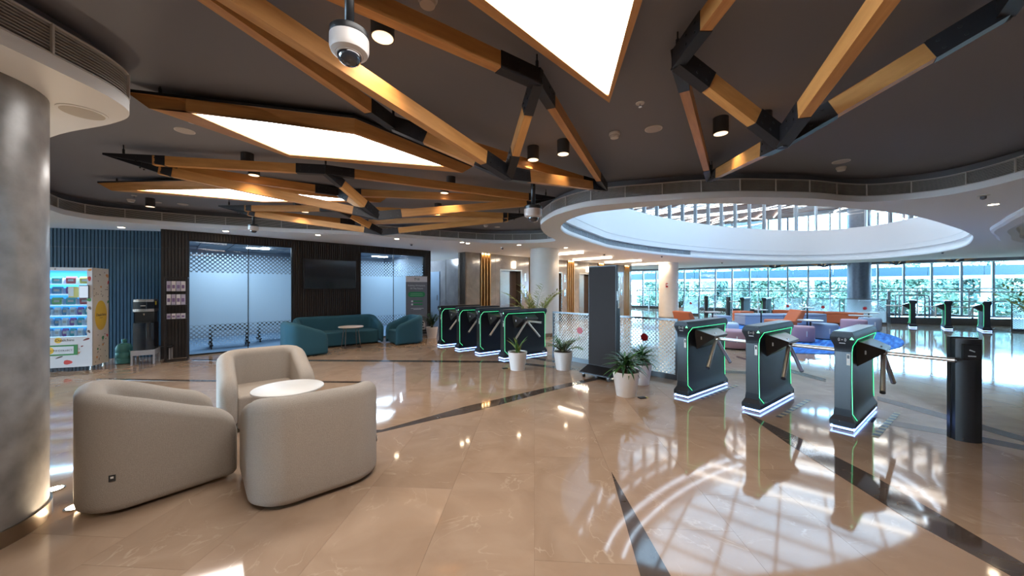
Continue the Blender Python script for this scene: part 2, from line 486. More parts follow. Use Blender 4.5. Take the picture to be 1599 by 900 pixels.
band([(1160, 643), (1240, 680), (1366.7, 745), (1490, 816.7), (1620, 893), (1585, 903), (1426.7, 816.7), (1310, 743), (1233, 695)])
band([(300, 561.5), (560, 562.5), (790, 564), (905, 576), (905, 579.5), (790, 567), (560, 565), (300, 563.5)])
band([(150, 591.5), (330, 594), (570, 596), (570, 598.5), (330, 596.5), (150, 593)])
band([(1350, 650), (1480, 672), (1640, 704), (1640, 712), (1480, 680), (1350, 658)])
band([(1370, 619), (1480, 648), (1640, 694), (1640, 702), (1480, 656), (1370, 625)])
band([(1020, 573), (1120, 578), (1230, 584), (1230, 588), (1120, 582), (1020, 576.5)])
band([(1150, 556), (1215, 572), (1290, 592), (1290, 597), (1215, 577), (1150, 558.5)])
band([(829, 557), (868, 563.5), (868, 567), (829, 560)])

# ---- outlines of the ceilings (metres, plan)
DARK = [(-7.0, 5.53), (-7.1, 5.8), (-7.1, 6.05), (-6.9, 6.28), (-6.1, 6.84), (-4.64, 7.44), (-3.1, 7.95), (-1.45, 8.85), (-0.45, 9.25), (0.55, 9.2), (1.06, 8.8), (0.80, 8.0), (0.62, 7.3), (0.53, 6.6), (0.62, 5.96), (0.78, 5.52), (1.05, 5.15), (1.36, 4.97), (1.89, 4.79), (2.32, 4.66), (2.78, 4.59), (3.1, 4.58), (3.87, 4.64), (4.42, 4.78), (4.81, 4.82), (5.14, 4.72), (5.39, 4.54), (5.46, 4.3), (5.45, 4.05), (5.36, 3.7), (5.0, 2.4), (4.2, 0.6), (2.6, -1.2), (0.2, -1.9), (-1.6, -1.1), (-2.3, 0.3), (-2.42, 1.3), (-2.43, 1.9), (-2.45, 2.2), (-2.56, 2.4), (-2.85, 2.54), (-3.55, 2.76), (-4.6, 3.3), (-5.7, 4.2), (-6.5, 4.9)]
HOLE = [(0.94, 6.94), (0.95, 6.19), (1.15, 5.64), (1.46, 5.37), (2.0, 5.09), (2.47, 4.96), (2.99, 4.93), (3.39, 4.97), (4.22, 5.07), (4.98, 5.24), (5.95, 5.56), (6.83, 5.95), (8.1, 6.65), (9.4, 7.42), (10.8, 8.4), (12.9, 10.3), (14.1, 12.2), (14.4, 14.2), (13.4, 15.4), (11.6, 15.45), (9.1, 14.75), (6.86, 13.65), (4.85, 12.3), (3.05, 10.66), (2.27, 9.56), (1.58, 8.44), (1.15, 7.65)]
COFF = [(7.0, 4.7), (7.75, 5.55), (8.5, 6.25), (9.3, 6.98), (10.3, 7.65), (11.6, 8.5), (13.6, 9.3), (16.5, 9.4), (18, 7.2), (16, 4.6), (12, 3.2), (8.6, 3.3), (7.0, 3.9)]
dark = catmull(DARK, 6); hole = catmull(HOLE, 8); coff = catmull(COFF, 8)
STRIP = [gp(-9, 0, 0.45), gp(-9, 0, 2.7)] + [gp(-9 + k, 0, 2.75 + 0.28 * math.sin(k * 0.8)) for k in range(1, 22)] + [gp(13, 0, 2.7), gp(13, 0, 0.45)]
strip = [Vector((p.x, p.y)) for p in STRIP]
g_a = gp(15.0, 0, -0.15); g_b = gp(-12.0, 0, -0.15)
OUT = [Vector(p) for p in ((-16, -8), (26, -8), (26, g_a.y), (g_a.x, g_a.y), (g_b.x, g_b.y), (-16, g_b.y))]
sof = struct(fill('ceiling_soffit', OUT, [dark, hole, coff, strip], SOF, M_white))
upf = struct(fill('floor_upper', OUT, [hole], 3.0, M_white))
# dark recess
dceil = struct(fill('ceiling', offset(dark, 0.12), [], CEI, M_dark))
MB().strip(offset(dark, 0.12), 2.80, CEI).between(dark, 2.80, offset(dark, 0.12), 2.80).build('recess_side', M_dark, dceil)
fa = MB().strip(dark, SOF, 2.635).between(dark, 2.635, offset(dark, 0.03), 2.635).build('fascia', M_white, sof)
soft(fa)
MB().strip(offset(dark, 0.03), 2.635, 2.80).build('louvre_backing', M_slatb, sof)
def rail_loop(path, z, hh, d, closed=True):
    m = MB(); a = offset(path, -d / 2) if closed else path; b = offset(path, d / 2) if closed else path
    m.strip(a, z - hh / 2, z + hh / 2); m.between(a, z - hh / 2, b, z - hh / 2); m.between(a, z + hh / 2, b, z + hh / 2)
    return m
bl = MB()
for k in range(9):
    mm = rail_loop(offset(dark, 0.016), 2.648 + k * 0.0168, 0.006, 0.016)
    bl.add(mm.v, mm.f)
stuff(bl.build('louvre_blades', M_slat, sof))
fr = rail_loop(offset(dark, 0.01), 2.797, 0.009, 0.024); mm = rail_loop(offset(dark, 0.01), 2.639, 0.007, 0.024); fr.add(mm.v, mm.f)
rs = resample(dark, 0.47); n_ = len(rs)
for i, p in enumerate(rs):
    t = rs[(i + 1) % n_] - rs[i - 1]
    fr.box((p.x, p.y, 2.718), (0.010, 0.014, 0.16), math.atan2(t.y, t.x))
stuff(fr.build('louvre_frame', M_frame, sof))
# far recess by the windows
dfar = struct(fill('ceiling_far', offset(strip, 0.05), [], CEI, M_dark))
MB().strip(strip, SOF, CEI).build('recess_side', M_dark, dfar)
# round coffer on the right
c_in = offset(coff, -0.12)
lip = MB().between(coff, SOF, offset(coff, -0.01), SOF - 0.05).between(offset(coff, -0.01), SOF - 0.05, offset(coff, -0.05), SOF - 0.075).between(offset(coff, -0.05), SOF - 0.075, offset(coff, -0.20), SOF - 0.075).between(offset(coff, -0.20), SOF - 0.075, offset(coff, -0.30), SOF - 0.03).between(offset(coff, -0.30), SOF - 0.03, offset(coff, -0.31), SOF + 0.05)
soft(lip.build('coffer_lip', M_white, sof))
fill('coffer_top', offset(coff, -0.1), [], SOF + 0.04, M_white, sof)
# atrium edge
o_ = [offset(hole, d) for d in (0.0, -0.015, 0.0, 0.10)]
lp = MB().between(o_[0], SOF, o_[1], SOF + 0.03).between(o_[1], SOF + 0.03, o_[1], SOF + 0.09).between(o_[1], SOF + 0.09, o_[3], SOF + 0.11)
soft(lp.build('atrium_lip', M_white, sof))
MB().strip(o_[3], SOF + 0.11, SOF + 0.27).build('atrium_slot', M_white, sof)
aw = MB().between(o_[3], SOF + 0.27, offset(hole, 0.01), SOF + 0.27).strip(offset(hole, 0.01), SOF + 0.27, 3.9).between(offset(hole, 0.01), 3.9, offset(hole, 0.2), 3.9)
soft(aw.build('atrium_parapet', M_white, sof))
def hole_seg(i0, i1, d): return offset(hole, d)[i0:i1]
gb = MB(); gs = MB()
for i0, i1 in ((21 * 8, 26 * 8 + 4), (13 * 8 + 4, 14 * 8 + 5)):
    a = hole_seg(i0, i1, 0.09); gb.strip(a, SOF + 0.12, SOF + 0.26, closed=False)
    b = hole_seg(i0, i1, 0.075)
    for k in range(8): gs.strip(b, SOF + 0.124 + k * 0.0175, SOF + 0.133 + k * 0.0175, closed=False)
    for p in resample(b, 0.45, False): gs.box((p.x, p.y, SOF + 0.19), (0.012, 0.012, 0.14))
gb.build('slot_backing', M_slatb, sof); stuff(gs.build('slot_blades', mat('blue grey blade', (0.42, 0.47, 0.52), 0.5), sof))

# ---- upper storey seen through the opening
M_redceil = mat('red brown ceiling boards', (0.16, 0.062, 0.045), 0.5, noise=0.3, nscale=2)
sky_o = offset(hole, -0.9)  # opening of a skylight added above the atrium to light it
upc = struct(fill('ceiling_upper', OUT, [sky_o], 5.5, M_redceil))
fill('added_skylight_pane', offset(hole, -0.85), [], 5.56, glassy('dim added skylight glass', (0.10, 0.10, 0.10), 0.02), upc)
MB().strip(sky_o, 5.5, 5.75).build('added_skylight_kerb', M_white, upc)
sb_ = MB()
for k in range(-9, 10):
    for ax_, o_x in ((GD, GI), (GI, GD)):
        c_s = Vector((7.4, 10.0, 5.5)) + o_x * (k * 1.15)
        ts_ = [j * 0.25 for j in range(-48, 49)]
        ins = []
        for j in ts_:
            p = c_s + ax_ * j; n_in = False; m_n = len(sky_o)
            for i_ in range(m_n):
                a, b = sky_o[i_], sky_o[(i_ + 1) % m_n]
                if (a.y > p.y) != (b.y > p.y) and p.x < (b.x - a.x) * (p.y - a.y) / (b.y - a.y) + a.x: n_in = not n_in
            if n_in: ins.append(j)
        if len(ins) > 2: sb_.beam(c_s + ax_ * (min(ins) - 0.12), c_s + ax_ * (max(ins) + 0.12), 0.05, 0.09)
stuff(sb_.build('added_skylight_bars', mat('grey added skylight bar', (0.35, 0.38, 0.4), 0.5), upc))
M_upwall = mat('brown timber wall', (0.17, 0.10, 0.07), 0.5, noise=0.3, nscale=3)
uw = MB()
for a, b in (((-16, -8), (26, -8)), ((-16, -8), (-16, g_b.y)), ((26, -8), (26, g_a.y)), ((-16, g_b.y), (g_b.x, g_b.y)), ((26, g_a.y), (g_a.x, g_a.y))):
    uw.quad((*a, 3.0), (*b, 3.0), (*b, 5.5), (*a, 5.5))
uw.quad(ep(0, 3.0, .3), ep(11.5, 3.0, .3), ep(11.5, 5.5, .3), ep(0, 5.5, .3))
struct(uw.build('wall_upper', M_upwall, fix=False))
pale = MB()
for k, (d0, ww) in enumerate(((3.4, 1.7), (6.0, 1.5), (8.4, 1.2))):
    pale.box(gp(2, 5.47, d0), (24, ww, 0.04), ANG_G)
pale.build('ceiling_raft', mat('pale ceiling raft', (0.30, 0.19, 0.16), 0.6), upc)
for k, d0 in enumerate((2.4, 4.75, 5.1, 7.0, 7.5, 9.4, 10.4)):
    MB().box(gp(1 + k * 0.4, 5.43, d0), (13, 0.03, 0.03), ANG_G).build('light_line', M_lampw, upc)
M_arc = emis('cool led arc', (0.60, 0.80, 1.0), 14.0)
for dd_ in (-0.25, -0.7):
    lp_ = resample(offset(hole, dd_), 0.5)
    MB().tube([(p.x, p.y, 5.44) for p in lp_] + [(lp_[0].x, lp_[0].y, 5.44)], 0.014, 6).build('light_arc', M_arc, upc)
for (t, d0, rr) in ((0.5, 2.0, 1.3), (5.6, 2.6, 1.2), (-3.5, 3.4, 1.1)):
    c = gp(t, 4.95, d0)
    o = thing('ring_pendant', 'glowing ring pendant on the upper floor, %s' % {0.5: 'second from the brown timber wall', 5.6: 'nearest the slate column', -3.5: 'nearest the brown timber wall'}[t], 'ceiling light', c)
    MB().tube([(rr * math.cos(a * PI / 16), rr * math.sin(a * PI / 16), 0) for a in range(33)], 0.03, 6).build('ring', M_lampw, o)
    m_ = MB()
    for a in range(3): m_.cyl((rr * math.cos(a * 2.09), rr * math.sin(a * 2.09), 0), (rr * math.cos(a * 2.09), rr * math.sin(a * 2.09), 0.55), 0.006, n=6)
    m_.build('wire', M_black, o)
# glazing posts and panes on the parapet
bal = tag(thing('parapet_glazing', 'tall glass balustrade with grey posts on the white atrium parapet', 'balustrade', (0, 0, 0)))
gpth = offset(hole, 0.14)
seg = gpth[9 * 8:len(gpth)] + gpth[:1]
rp = resample(seg, 0.80, False)
pm = MB().box((0, 0, 0.8), (0.07, 0.12, 1.6)); post0 = None
for i, p in enumerate(rp):
    t = rp[min(i + 1, len(rp) - 1)] - rp[max(i - 1, 0)]
    if post0 is None: post0 = o = pm.build('post', mat('grey glazing post', (0.38, 0.43, 0.47), 0.4, 0.3), bal)
    else: o = bpy.data.objects.new('post', post0.data); C.objects.link(o); o.parent = bal
    o.location = (p.x, p.y, 3.9); o.rotation_euler = (0, 0, math.atan2(t.y, t.x))
    if i < len(rp) - 1:
        q = rp[i + 1]
        MB().quad((p.x, p.y, 3.92), (q.x, q.y, 3.92), (q.x, q.y, 5.48), (p.x, p.y, 5.48)).build('pane', M_glass, bal, fix=False)

# ---- outer walls of the hall (mostly out of the picture)
M_cream = mat('cream wall paint', (0.62, 0.55, 0.46), 0.7)
struct(MB().box((5, -8.1, 1.3), (42, 0.2, 2.6)).build('wall_back', M_cream))
struct(MB().box((26.1, (g_a.y - 8) / 2, 1.3), (0.2, g_a.y + 8, 2.6)).build('wall_right', M_cream))
# ---- blue ribbed wall on the left
B0 = Vector((-6.99, 7.36, 0)); BD = Vector((-0.97, -0.24, 0)).normalized(); ANG_B = math.atan2(BD.y, BD.x)
wl = struct(MB().box(B0 + BD * 4.5 + Vector((0.03, 0.1, 1.28)), (9.0, 0.1, 2.56), ANG_B).build('wall_left', mat('black joint', (0.006, 0.010, 0.014), 0.6)))
rb = MB()
Bn = Vector((BD.y, -BD.x, 0)); Bn = Bn if Bn.y < 0 else -Bn
for k in range(150):
    p = B0 + BD * (0.03 + k * 0.058) + Bn * -0.035
    for z0, z1 in ((0.0, 2.195), (2.203, 2.56)):
        rb.box(p + Vector((0, 0, (z0 + z1) / 2)), (0.042, 0.03, z1 - z0), ANG_B)
stuff(rb.build('ribs', M_bluewall, wl))
# ---- dark ribbed wall with the two glazed meeting rooms
wg = MB()
def wbox(m, t0, t1, z0, z1, back0, back1):
    c = wp((t0 + t1) / 2, (z0 + z1) / 2, (back0 + back1) / 2)
    m.box(c, (t1 - t0, back1 - back0, z1 - z0), ANG_N)
for t0_, t1_ in ((-0.40, 0.0), (1.86, 3.47), (5.40, 5.62)): wbox(wg, t0_, t1_, 0, 2.56, 0.012, 0.14)
for t0_, t1_ in ((0.0, 1.86), (3.47, 5.40)): wbox(wg, t0_, t1_, 2.39, 2.56, 0.012, 0.14)
wgo = struct(wg.build('wall_glass', mat('dark timber joint', (0.008, 0.006, 0.006), 0.6)))
rb = MB()
k = 0
for t0_, t1_, z0, z1 in ((-0.40, 0.0, 0, 2.2), (-0.40, 0.0, 2.205, 2.56), (1.86, 3.47, 0, 2.56), (5.40, 5.62, 0, 2.56), (0, 1.86, 2.39, 2.56), (3.47, 5.40, 2.39, 2.56)):
    n_ = round((t1_ - t0_) / 0.05)
    for k in range(n_):
        a = t0_ + (k + 0.5) * (t1_ - t0_) / n_
        wbox(rb, a - 0.017, a + 0.017, z0, z1, -0.006, 0.014)
stuff(rb.build('ribs', M_brownwall, wgo))
# panes with dotted film
def pane_obj(name, a, b, z0, z1, m, parent=None):
    L = (b - a).length
    o = MB().quad(a + Vector((0, 0, z0)), b + Vector((0, 0, z0)), b + Vector((0, 0, z1)), a + Vector((0, 0, z1)), [(0, z0), (L, z0), (L, z1), (0, z1)]).build(name, m, parent, fix=False)
    return o
M_alu = mat('thin dark glazing bead', (0.03, 0.035, 0.04), 0.4, 0.5)
wi = 0
for spans in (((0.0, 1.0), (1.0, 1.86)), ((3.47, 4.42), (4.42, 5.40))):
    wi += 1
    fm = MB()
    ta, tb_ = spans[0][0], spans[-1][1]
    wbox(fm, ta, tb_, 0.0, 0.03, 0.05, 0.08); wbox(fm, ta, tb_, 2.365, 2.39, 0.05, 0.08)
    for tt in (ta, tb_ - 0.02, spans[0][1] - 0.006): wbox(fm, tt, tt + (0.02 if tt != spans[0][1] - 0.006 else 0.012), 0.03, 2.37, 0.05, 0.08)
    wo = struct(fm.build('window_%d' % wi, M_alu))
    for a, b in spans: pane_obj('pane', wp(a + .005, 0, 0.065), wp(b - .005, 0, 0.065), 0.02, 2.375, M_film, wo)
# rooms behind the film
M_carpet = mat('blue grey carpet', (0.16, 0.26, 0.38), 0.8, noise=0.2, nscale=5)
M_room = mat('cool grey room paint', (0.24, 0.29, 0.35), 0.7)
M_tilec = mat('grey ceiling tile', (0.36, 0.40, 0.44), 0.7)
rm = MB()
DP = 3.4
for a, b in (((-0.4, 0.15), (-0.4, DP)), ((-0.4, DP), (5.62, DP)), ((5.62, DP), (5.62, 0.15)), ((2.65, 0.15), (2.65, DP))):
    rm.quad(wp(a[0], 0, a[1]), wp(b[0], 0, b[1]), wp(b[0], 2.56, b[1]), wp(a[0], 2.56, a[1]))
struct(rm.build('wall_meeting_rooms', M_room, fix=False))
struct(MB().quad(wp(-0.4, 0.004, 0.1), wp(5.62, 0.004, 0.1), wp(5.62, 0.004, DP), wp(-0.4, 0.004, DP)).build('floor_meeting_rooms', M_carpet, fix=False))
rc = struct(MB().quad(wp(-0.4, 2.5, 0.14), wp(5.62, 2.5, 0.14), wp(5.62, 2.5, DP), wp(-0.4, 2.5, DP)).build('ceiling_meeting_rooms', M_room, fix=False))
for i in range(9):
    for j in range(5):
        if (i * 5 + j) % 7 == 3: continue
        MB().box(wp(-0.05 + i * 0.62, 2.485, 0.5 + j * 0.62), (0.6, 0.6, 0.02), ANG_N).build('ceiling_tile', M_tilec, rc)
for k, (t, b) in enumerate(((0.55, 0.7), (1.45, 1.9), (4.2, 0.75), (4.9, 2.1))):
    o = MB().box(wp(t, 2.47, b), (0.5, 0.12, 0.03), ANG_N).build('room_light', emis('cool tube', (0.85, 0.93, 1.0), 22.0))
    tag(o, ('cool white tube light over the %s meeting room, %s' % (('left', 'right')[k // 2], ('near the glass', 'further in')[k % 2])), 'ceiling light')
    ld = bpy.data.lights.new('room_light_lamp', 'AREA'); ld.energy = 26; ld.size = 0.9; ld.color = (0.66, 0.84, 1.0)
    lo = bpy.data.objects.new('room_light_lamp', ld); C.objects.link(lo); lo.parent = o
    lo.matrix_world = Matrix.Translation(wp(t, 2.44, b))

# ---- lift wall
LT = 10.8
ops = [(1.48, 2.56), (3.86, 4.94), (6.13, 7.21), (8.47, 9.55)]
fins = [(0.60, 1.08), (2.95, 3.45), (5.28, 5.78), (7.6, 8.15), (10.0, 10.56)]
lw = MB()
def ebox(m, t0, t1, z0, z1, b0, b1): m.box(ep((t0 + t1) / 2, (z0 + z1) / 2, (b0 + b1) / 2), (t1 - t0, b1 - b0, z1 - z0), ANG_N)
edges = [0.0] + [x for o in ops for x in o] + [LT]
seams = []
lwo = None
DH = 2.06
for k in range(0, len(edges), 2):
    a, b = edges[k], edges[k + 1]
    # recess where the fins stand
    cut = sorted([f for f in fins if f[0] >= a - .1 and f[1] <= b + .1])
    x = a
    for f0, f1 in cut:
        if f0 > x: ebox(lw, x, f0, 0, SOF, 0.0, 0.30)
        ebox(lw, f0, f1, 0, SOF, 0.12, 0.30); x = f1
    if b > x: ebox(lw, x, b, 0, SOF, 0.0, 0.30)
for a, b in ops: ebox(lw, a, b, DH, SOF, 0.0, 0.30)
lwo = struct(lw.build('wall_lifts', M_lift))
sm = MB()
for t in (0.0, 1.28, 2.75, 3.66, 5.1, 5.95, 7.4, 8.3, 9.7): ebox(sm, t - 0.003, t + 0.003, 0, SOF, -0.001, 0.01)
for z in (1.15, 2.06):
    for k in range(0, len(edges), 2):
        pass
sm.build('stone_joint', mat('stone joint', (0.12, 0.10, 0.085), 0.6), lwo)
for f0, f1 in fins:
    for j in range(4):
        t = f0 + 0.05 + j * (f1 - f0 - 0.1) / 3
        m_ = MB(); ebox(m_, t - 0.018, t + 0.018, 0.0, SOF, -0.03, 0.11); m_.build('fin', M_gold, lwo)
    for j in range(3):
        t = f0 + 0.05 + (j + 0.5) * (f1 - f0 - 0.1) / 3
        m_ = MB(); ebox(m_, t - 0.03, t + 0.03, SOF - 0.03, SOF - 0.002, 0.0, 0.1); m_.build('fin_light', emis('fin lamp', (1.0, 0.70, 0.36), 26.0), lwo)
M_cabin = mat('dark lift interior', (0.05, 0.035, 0.028), 0.4)
for k, (a, b) in enumerate(ops):
    m_ = MB(); ebox(m_, a, a + 0.05, 0, DH, -0.012, 0.28); ebox(m_, b - 0.05, b, 0, DH, -0.012, 0.28); ebox(m_, a + .05, b - .05, DH - 0.05, DH, -0.012, 0.28)
    d = struct(m_.build('door_%d' % (k + 1), M_brass))
    for s, (x0, x1) in enumerate(((a + 0.05, (a + b) / 2 - 0.002 + .12), ((a + b) / 2 + 0.002 + .12, b - 0.05))):
        m_ = MB(); ebox(m_, x0, x1, 0.01, DH - 0.05, 0.20 if s == 0 else 0.24, 0.23 if s == 0 else 0.27); m_.build('door_leaf', M_brass if s == 0 else M_cabin, d)
    m_ = MB(); ebox(m_, b + 0.14, b + 0.24, 1.05, 1.35, -0.014, 0.0); cp = m_.build('call_panel', M_steel, d)
    m_ = MB(); ebox(m_, b + 0.165, b + 0.215, 1.22, 1.32, -0.017, -0.013); m_.build('call_screen', emis('call screen', (0.25, 0.8, 0.75), 1.2), d)
    m_ = MB(); ebox(m_, b + 0.14, b + 0.22, 1.65, 1.95, -0.014, 0.0); m_.build('indicator', M_steel, d)
# grey side passage left of the lifts
sp = MB()
sp.box(E0 - R * 0.2 + Vector((0.0, 0, 1.28)) - N * -0.02, (0.4, 0.04, 2.56), math.atan2(-R.y, -R.x))
a_ = E0 - R * 0.4 + N * 0.25; b_ = E0 - R * 5.2 + N * 0.25
sp2 = MB().quad(a_, b_, b_ + Vector((0, 0, 2.4)), a_ + Vector((0, 0, 2.4)))
b2 = wp(5.62, 0, 3.4)
sp2.quad(b_, b2, b2 + Vector((0, 0, 2.56)), b_ + Vector((0, 0, 2.56)))
wpz = struct(sp2.build('wall_passage', M_greymar, fix=False))
sp.build('lift_return', M_lift, wpz)
m_ = MB().quad(a_ + Vector((0, 0, 2.4)), b_ + Vector((0, 0, 2.4)), b_ + N * -2 + Vector((0, 0, 2.4)), a_ + N * -2.0 + Vector((0, 0, 2.4)))
dm = E0 - R * 2.25 + N * 0.23
dd = struct(MB().box(dm + Vector((0, 0, 1.0)), (0.75, 0.03, 2.0), ANG_R).build('door_5', mat('pale blue door', (0.32, 0.46, 0.62), 0.4)))
MB().cyl(dm - N * 0.05 + R * 0.28 + Vector((0, 0, 0.95)), dm - N * 0.05 + R * 0.28 + Vector((0, 0, 1.15)), 0.012, n=8).build('handle', M_steel, dd)
pl_ = E0 - R * 2.4 - N * 0.9  # recessed light added here to brighten the dark passage
plo = thing('recessed_light', 'cool recessed light added to brighten the side passage left of the lifts', 'ceiling light', (pl_.x, pl_.y, SOF))
soft(MB().lathe([(0.07, 0), (0.07, -0.005), (0.05, -0.006)], n=20).build('rim', M_white, plo)); MB().lathe([(0.05, -0.004), (0.05, -0.007)], n=20).build('lens', M_lampw, plo)
ld = bpy.data.lights.new('lamp_glow', 'POINT'); ld.energy = 55; ld.color = (0.72, 0.86, 1.0); ld.shadow_soft_size = 0.1
lo = bpy.data.objects.new('lamp_glow', ld); C.objects.link(lo); lo.parent = plo; lo.location = (0, 0, -0.12)
for s in (0.4, 1.5, 2.75, 3.9):
    p = E0 - R * s + N * 0.245
    MB().box(p + Vector((0, 0, 1.2)), (0.008, 0.01, 2.4), ANG_R).build('stone_joint', MATS['stone joint'], wpz)
# end of the lift block, to the windows
c_ = ep(LT, 0, 0.3)
struct(MB().quad(ep(LT, 0), ep(LT, 0, 9), ep(LT, SOF, 9), ep(LT, SOF)).build('wall_lift_end', M_greymar, fix=False))

# ---- windows
MOD = 0.88
wnd0 = None
for k in range(-12, 16):
    t = k * MOD
    n_ = 3 + k + 12
    root = struct(thing('window_%d' % n_, None, None, gp(t), ANG_G))
    if wnd0 is None:
        md = [MB().box((0, 0.02, 1.36), (0.075, 0.16, 2.42)).build('mullion', M_wmull, root, bevel=0.004),
              MB().box((MOD / 2, 0, 0.075), (MOD, 0.14, 0.15)).build('kerb', M_kerb, root),
              MB().box((MOD / 2, 0, 0.175), (MOD, 0.06, 0.05)).build('bottom_rail', M_wmull, root),
              MB().box((MOD / 2, 0, 2.57), (MOD, 0.10, 0.06)).build('top_rail', M_wmull, root),
              MB().box((MOD / 2, 0, 1.38), (MOD - 0.075, 0.012, 2.36)).build('pane', M_win, root),
              MB().box((MOD / 2, 0, 2.95), (MOD, 0.10, 0.7)).build('spandrel', M_wmull, root),
              MB().box((0, 0.02, 4.35), (0.075, 0.14, 2.3)).build('upper_mullion', M_wmull, root),
              MB().box((MOD / 2, 0, 4.3), (MOD - 0.075, 0.012, 2.0)).build('upper_pane', M_win, root),
              MB().box((MOD / 2, 0, 5.4), (MOD, 0.10, 0.25)).build('upper_rail', M_wmull, root)]
        wnd0 = md
    else:
        for o in wnd0:
            c = bpy.data.objects.new(o.name.split('.')[0], o.data); C.objects.link(c); c.parent = root
            for m_ in o.modifiers:
                nm = c.modifiers.new('bevel', 'BEVEL'); nm.width = m_.width; nm.segments = m_.segments

# ---- columns
def column(x, y, r, m, h=SOF, ring=True, z0=0.0):
    o = struct(soft(MB().cyl((x, y, z0), (x, y, h), r, n=64).build('column', m)))
    if ring: soft(MB().cyl((x, y, 0.0), (x, y, 0.09), r + 0.012, n=64).build('base_ring', mat('steel skirting', (0.42, 0.37, 0.31), 0.3, 1.0), o))
    return o
column(-3.165, 1.925, 0.42, M_concrete)
column(0.97, 10.75, 0.43, M_colwhite)
column(7.2, 16.5, 0.42, M_colwhite)
cb = column(16.45, 17.0, 0.42, M_bluecol, h=5.5)
# ================================================================== CEILING THINGS
# ---- timber trusses hung under the dark ceiling
BW, BH = 0.058, 0.098
def truss(label, L, N1, Rr, N2, A, top, ap, k=1.0, rods=True, bolts=True, sl=0.30, pr=True):
    t = thing('timber_truss', label, 'ceiling truss', (A[0], A[1], 0), 0)
    o = Vector((A[0], A[1], 0))
    pt = {n: Vector((p[0], p[1], top - BH * k / 2)) - o for n, p in (('L', L), ('R', Rr), ('N1', N1), ('N2', N2))}
    pt['A'] = Vector((0, 0, ap + BH * k / 2))
    for a, b in (('L', 'N1'), ('N1', 'R'), ('L', 'N2'), ('N2', 'R'), ('L', 'A'), ('A', 'R'), ('N1', 'A'), ('N2', 'A')):
        p0, p1 = pt[a], pt[b]; d = (p1 - p0); Ln = d.length; d.normalize()
        s0 = sl * k * (1.9 if a in 'LR' else 1.0); s1 = sl * k * (1.6 if b in 'LR' else 1.0)
        if Ln < 1.3 * k: s0 = s1 = Ln * 0.28
        MB().beam(p0, p1, BW * k, BH * k, s0 * 0.8, s1 * 0.8).build('beam', M_oak, t)
        for q, s, sg in ((p0, s0, 1), (p1, s1, -1)):
            sv = MB().beam(q, q + d * (s * sg), BW * k + 0.008, BH * k + 0.008)
            if (a if sg == 1 else b) in ('LR' if pr else 'L'):      # pointed end: under edge sweeps up, sides close
                e = 0 if True else 4
                tp = Vector(sv.v[2]).lerp(Vector(sv.v[3]), 0.5)
                for i_ in (0, 1, 2, 3):
                    v0 = Vector(sv.v[i_]); w0 = tp + (v0 - tp) * 0.25
                    if i_ in (0, 1): w0.z = tp.z - 0.02 * k
                    sv.v[i_] = tuple(w0)
            sv = sv.build('sleeve', M_sleeve, t)
            if bolts:
                m_ = MB(); sd = d.cross(Vector((0, 0, 1))).normalized(); up = sd.cross(d)
                for f in (0.55, 0.85):
                    for e in (-0.25, 0.25):
                        c = q + d * (s * sg * f) + up * (e * BH * k)
                        for g in (-1, 1):
                            m_.cyl(c + sd * (g * (BW * k / 2 + 0.004)), c + sd * (g * (BW * k / 2 + 0.010)), 0.008, n=6)
                stuff(m_.build('bolt_heads', M_black, sv))
    for n in ('L', 'R', 'N1', 'N2'):   # pointed node plates and hanger rods
        p = pt[n]; m_ = MB().lathe([(0.028 * k, -BH * k / 2 - 0.004), (0.042 * k, BH * k / 2 + 0.004)], p, 6)
        if n not in 'LR': m_.build('node_plate', M_sleeve, t)
        if rods:
            q = p + (Vector((0, 0, 0)) - p) * (0.06 if n in 'LR' else 0.0); q.z = p.z + BH * k / 2
            m_ = MB().cyl(q, (q.x, q.y, CEI), 0.005, n=6).cyl((q.x, q.y, q.z + 0.02), (q.x, q.y, q.z + 0.065), 0.011, n=8)
            m_.build('hanger_rod', M_black, t)
    MB().lathe([(0.030 * k, ap - 0.004), (0.046 * k, ap + BH * k * 0.6), (0.03 * k, ap + BH * k + 0.01)], (0, 0, 0), 6).build('node_plate', M_sleeve, t)
    return t
TT = 2.79
truss('large near timber truss overhead with its apex left of the ceiling camera pole', (-1.56, 1.04), (0.16, 2.30), (1.24, 4.78), (-0.97, 2.93), (-0.03, 2.98), TT, 2.30, pr=False)
truss('orange timber truss in the middle of the left ceiling under the second light panel', (-4.22, 3.70), (-2.12, 4.08), (0.66, 5.5), (-2.42, 5.02), (-1.76, 4.7), TT, 2.30)
truss('furthest orange timber truss at the left, close to the louvred ceiling edge', (-4.95, 6.05), (-2.93, 6.05), (0.30, 6.75), (-3.2, 7.35), (-2.36, 6.5), TT, 2.36)
truss('timber truss at the upper right above the turnstiles', (0.99, 0.055), (0.97, 2.10), (2.40, 4.36), (2.36, 1.72), (1.71, 2.27), TT, 2.29, pr=False)
for k, (x, y, lab) in enumerate(((1210, 419.5, 'first'), (1287, 418, 'second'), (1401, 414.5, 'third'), (1490, 410.5, 'fourth'))):
    # small far ones: apex in the recess strip, 1.6 m in front of the glass
    q = (x - 800) / FPX
    tt = (q * G0.y - G0.x + 1.6 * (q * GI.y - GI.x)) / (GD.x - q * GD.y)
    c = gp(tt, 0, 1.6)
    ap = HC + (450 - y) * c.y / FPX
    a_ = lambda t, i: tuple(gp(tt + t, 0, 1.6 + i))[:2]
    truss('small timber truss hanging by the far windows, %s from the left' % lab, a_(-0.8, -0.2), a_(0.1, 0.7), a_(0.95, 0.2), a_(-0.1, -0.7), (c.x, c.y), 2.80, ap, 0.8, False, False)

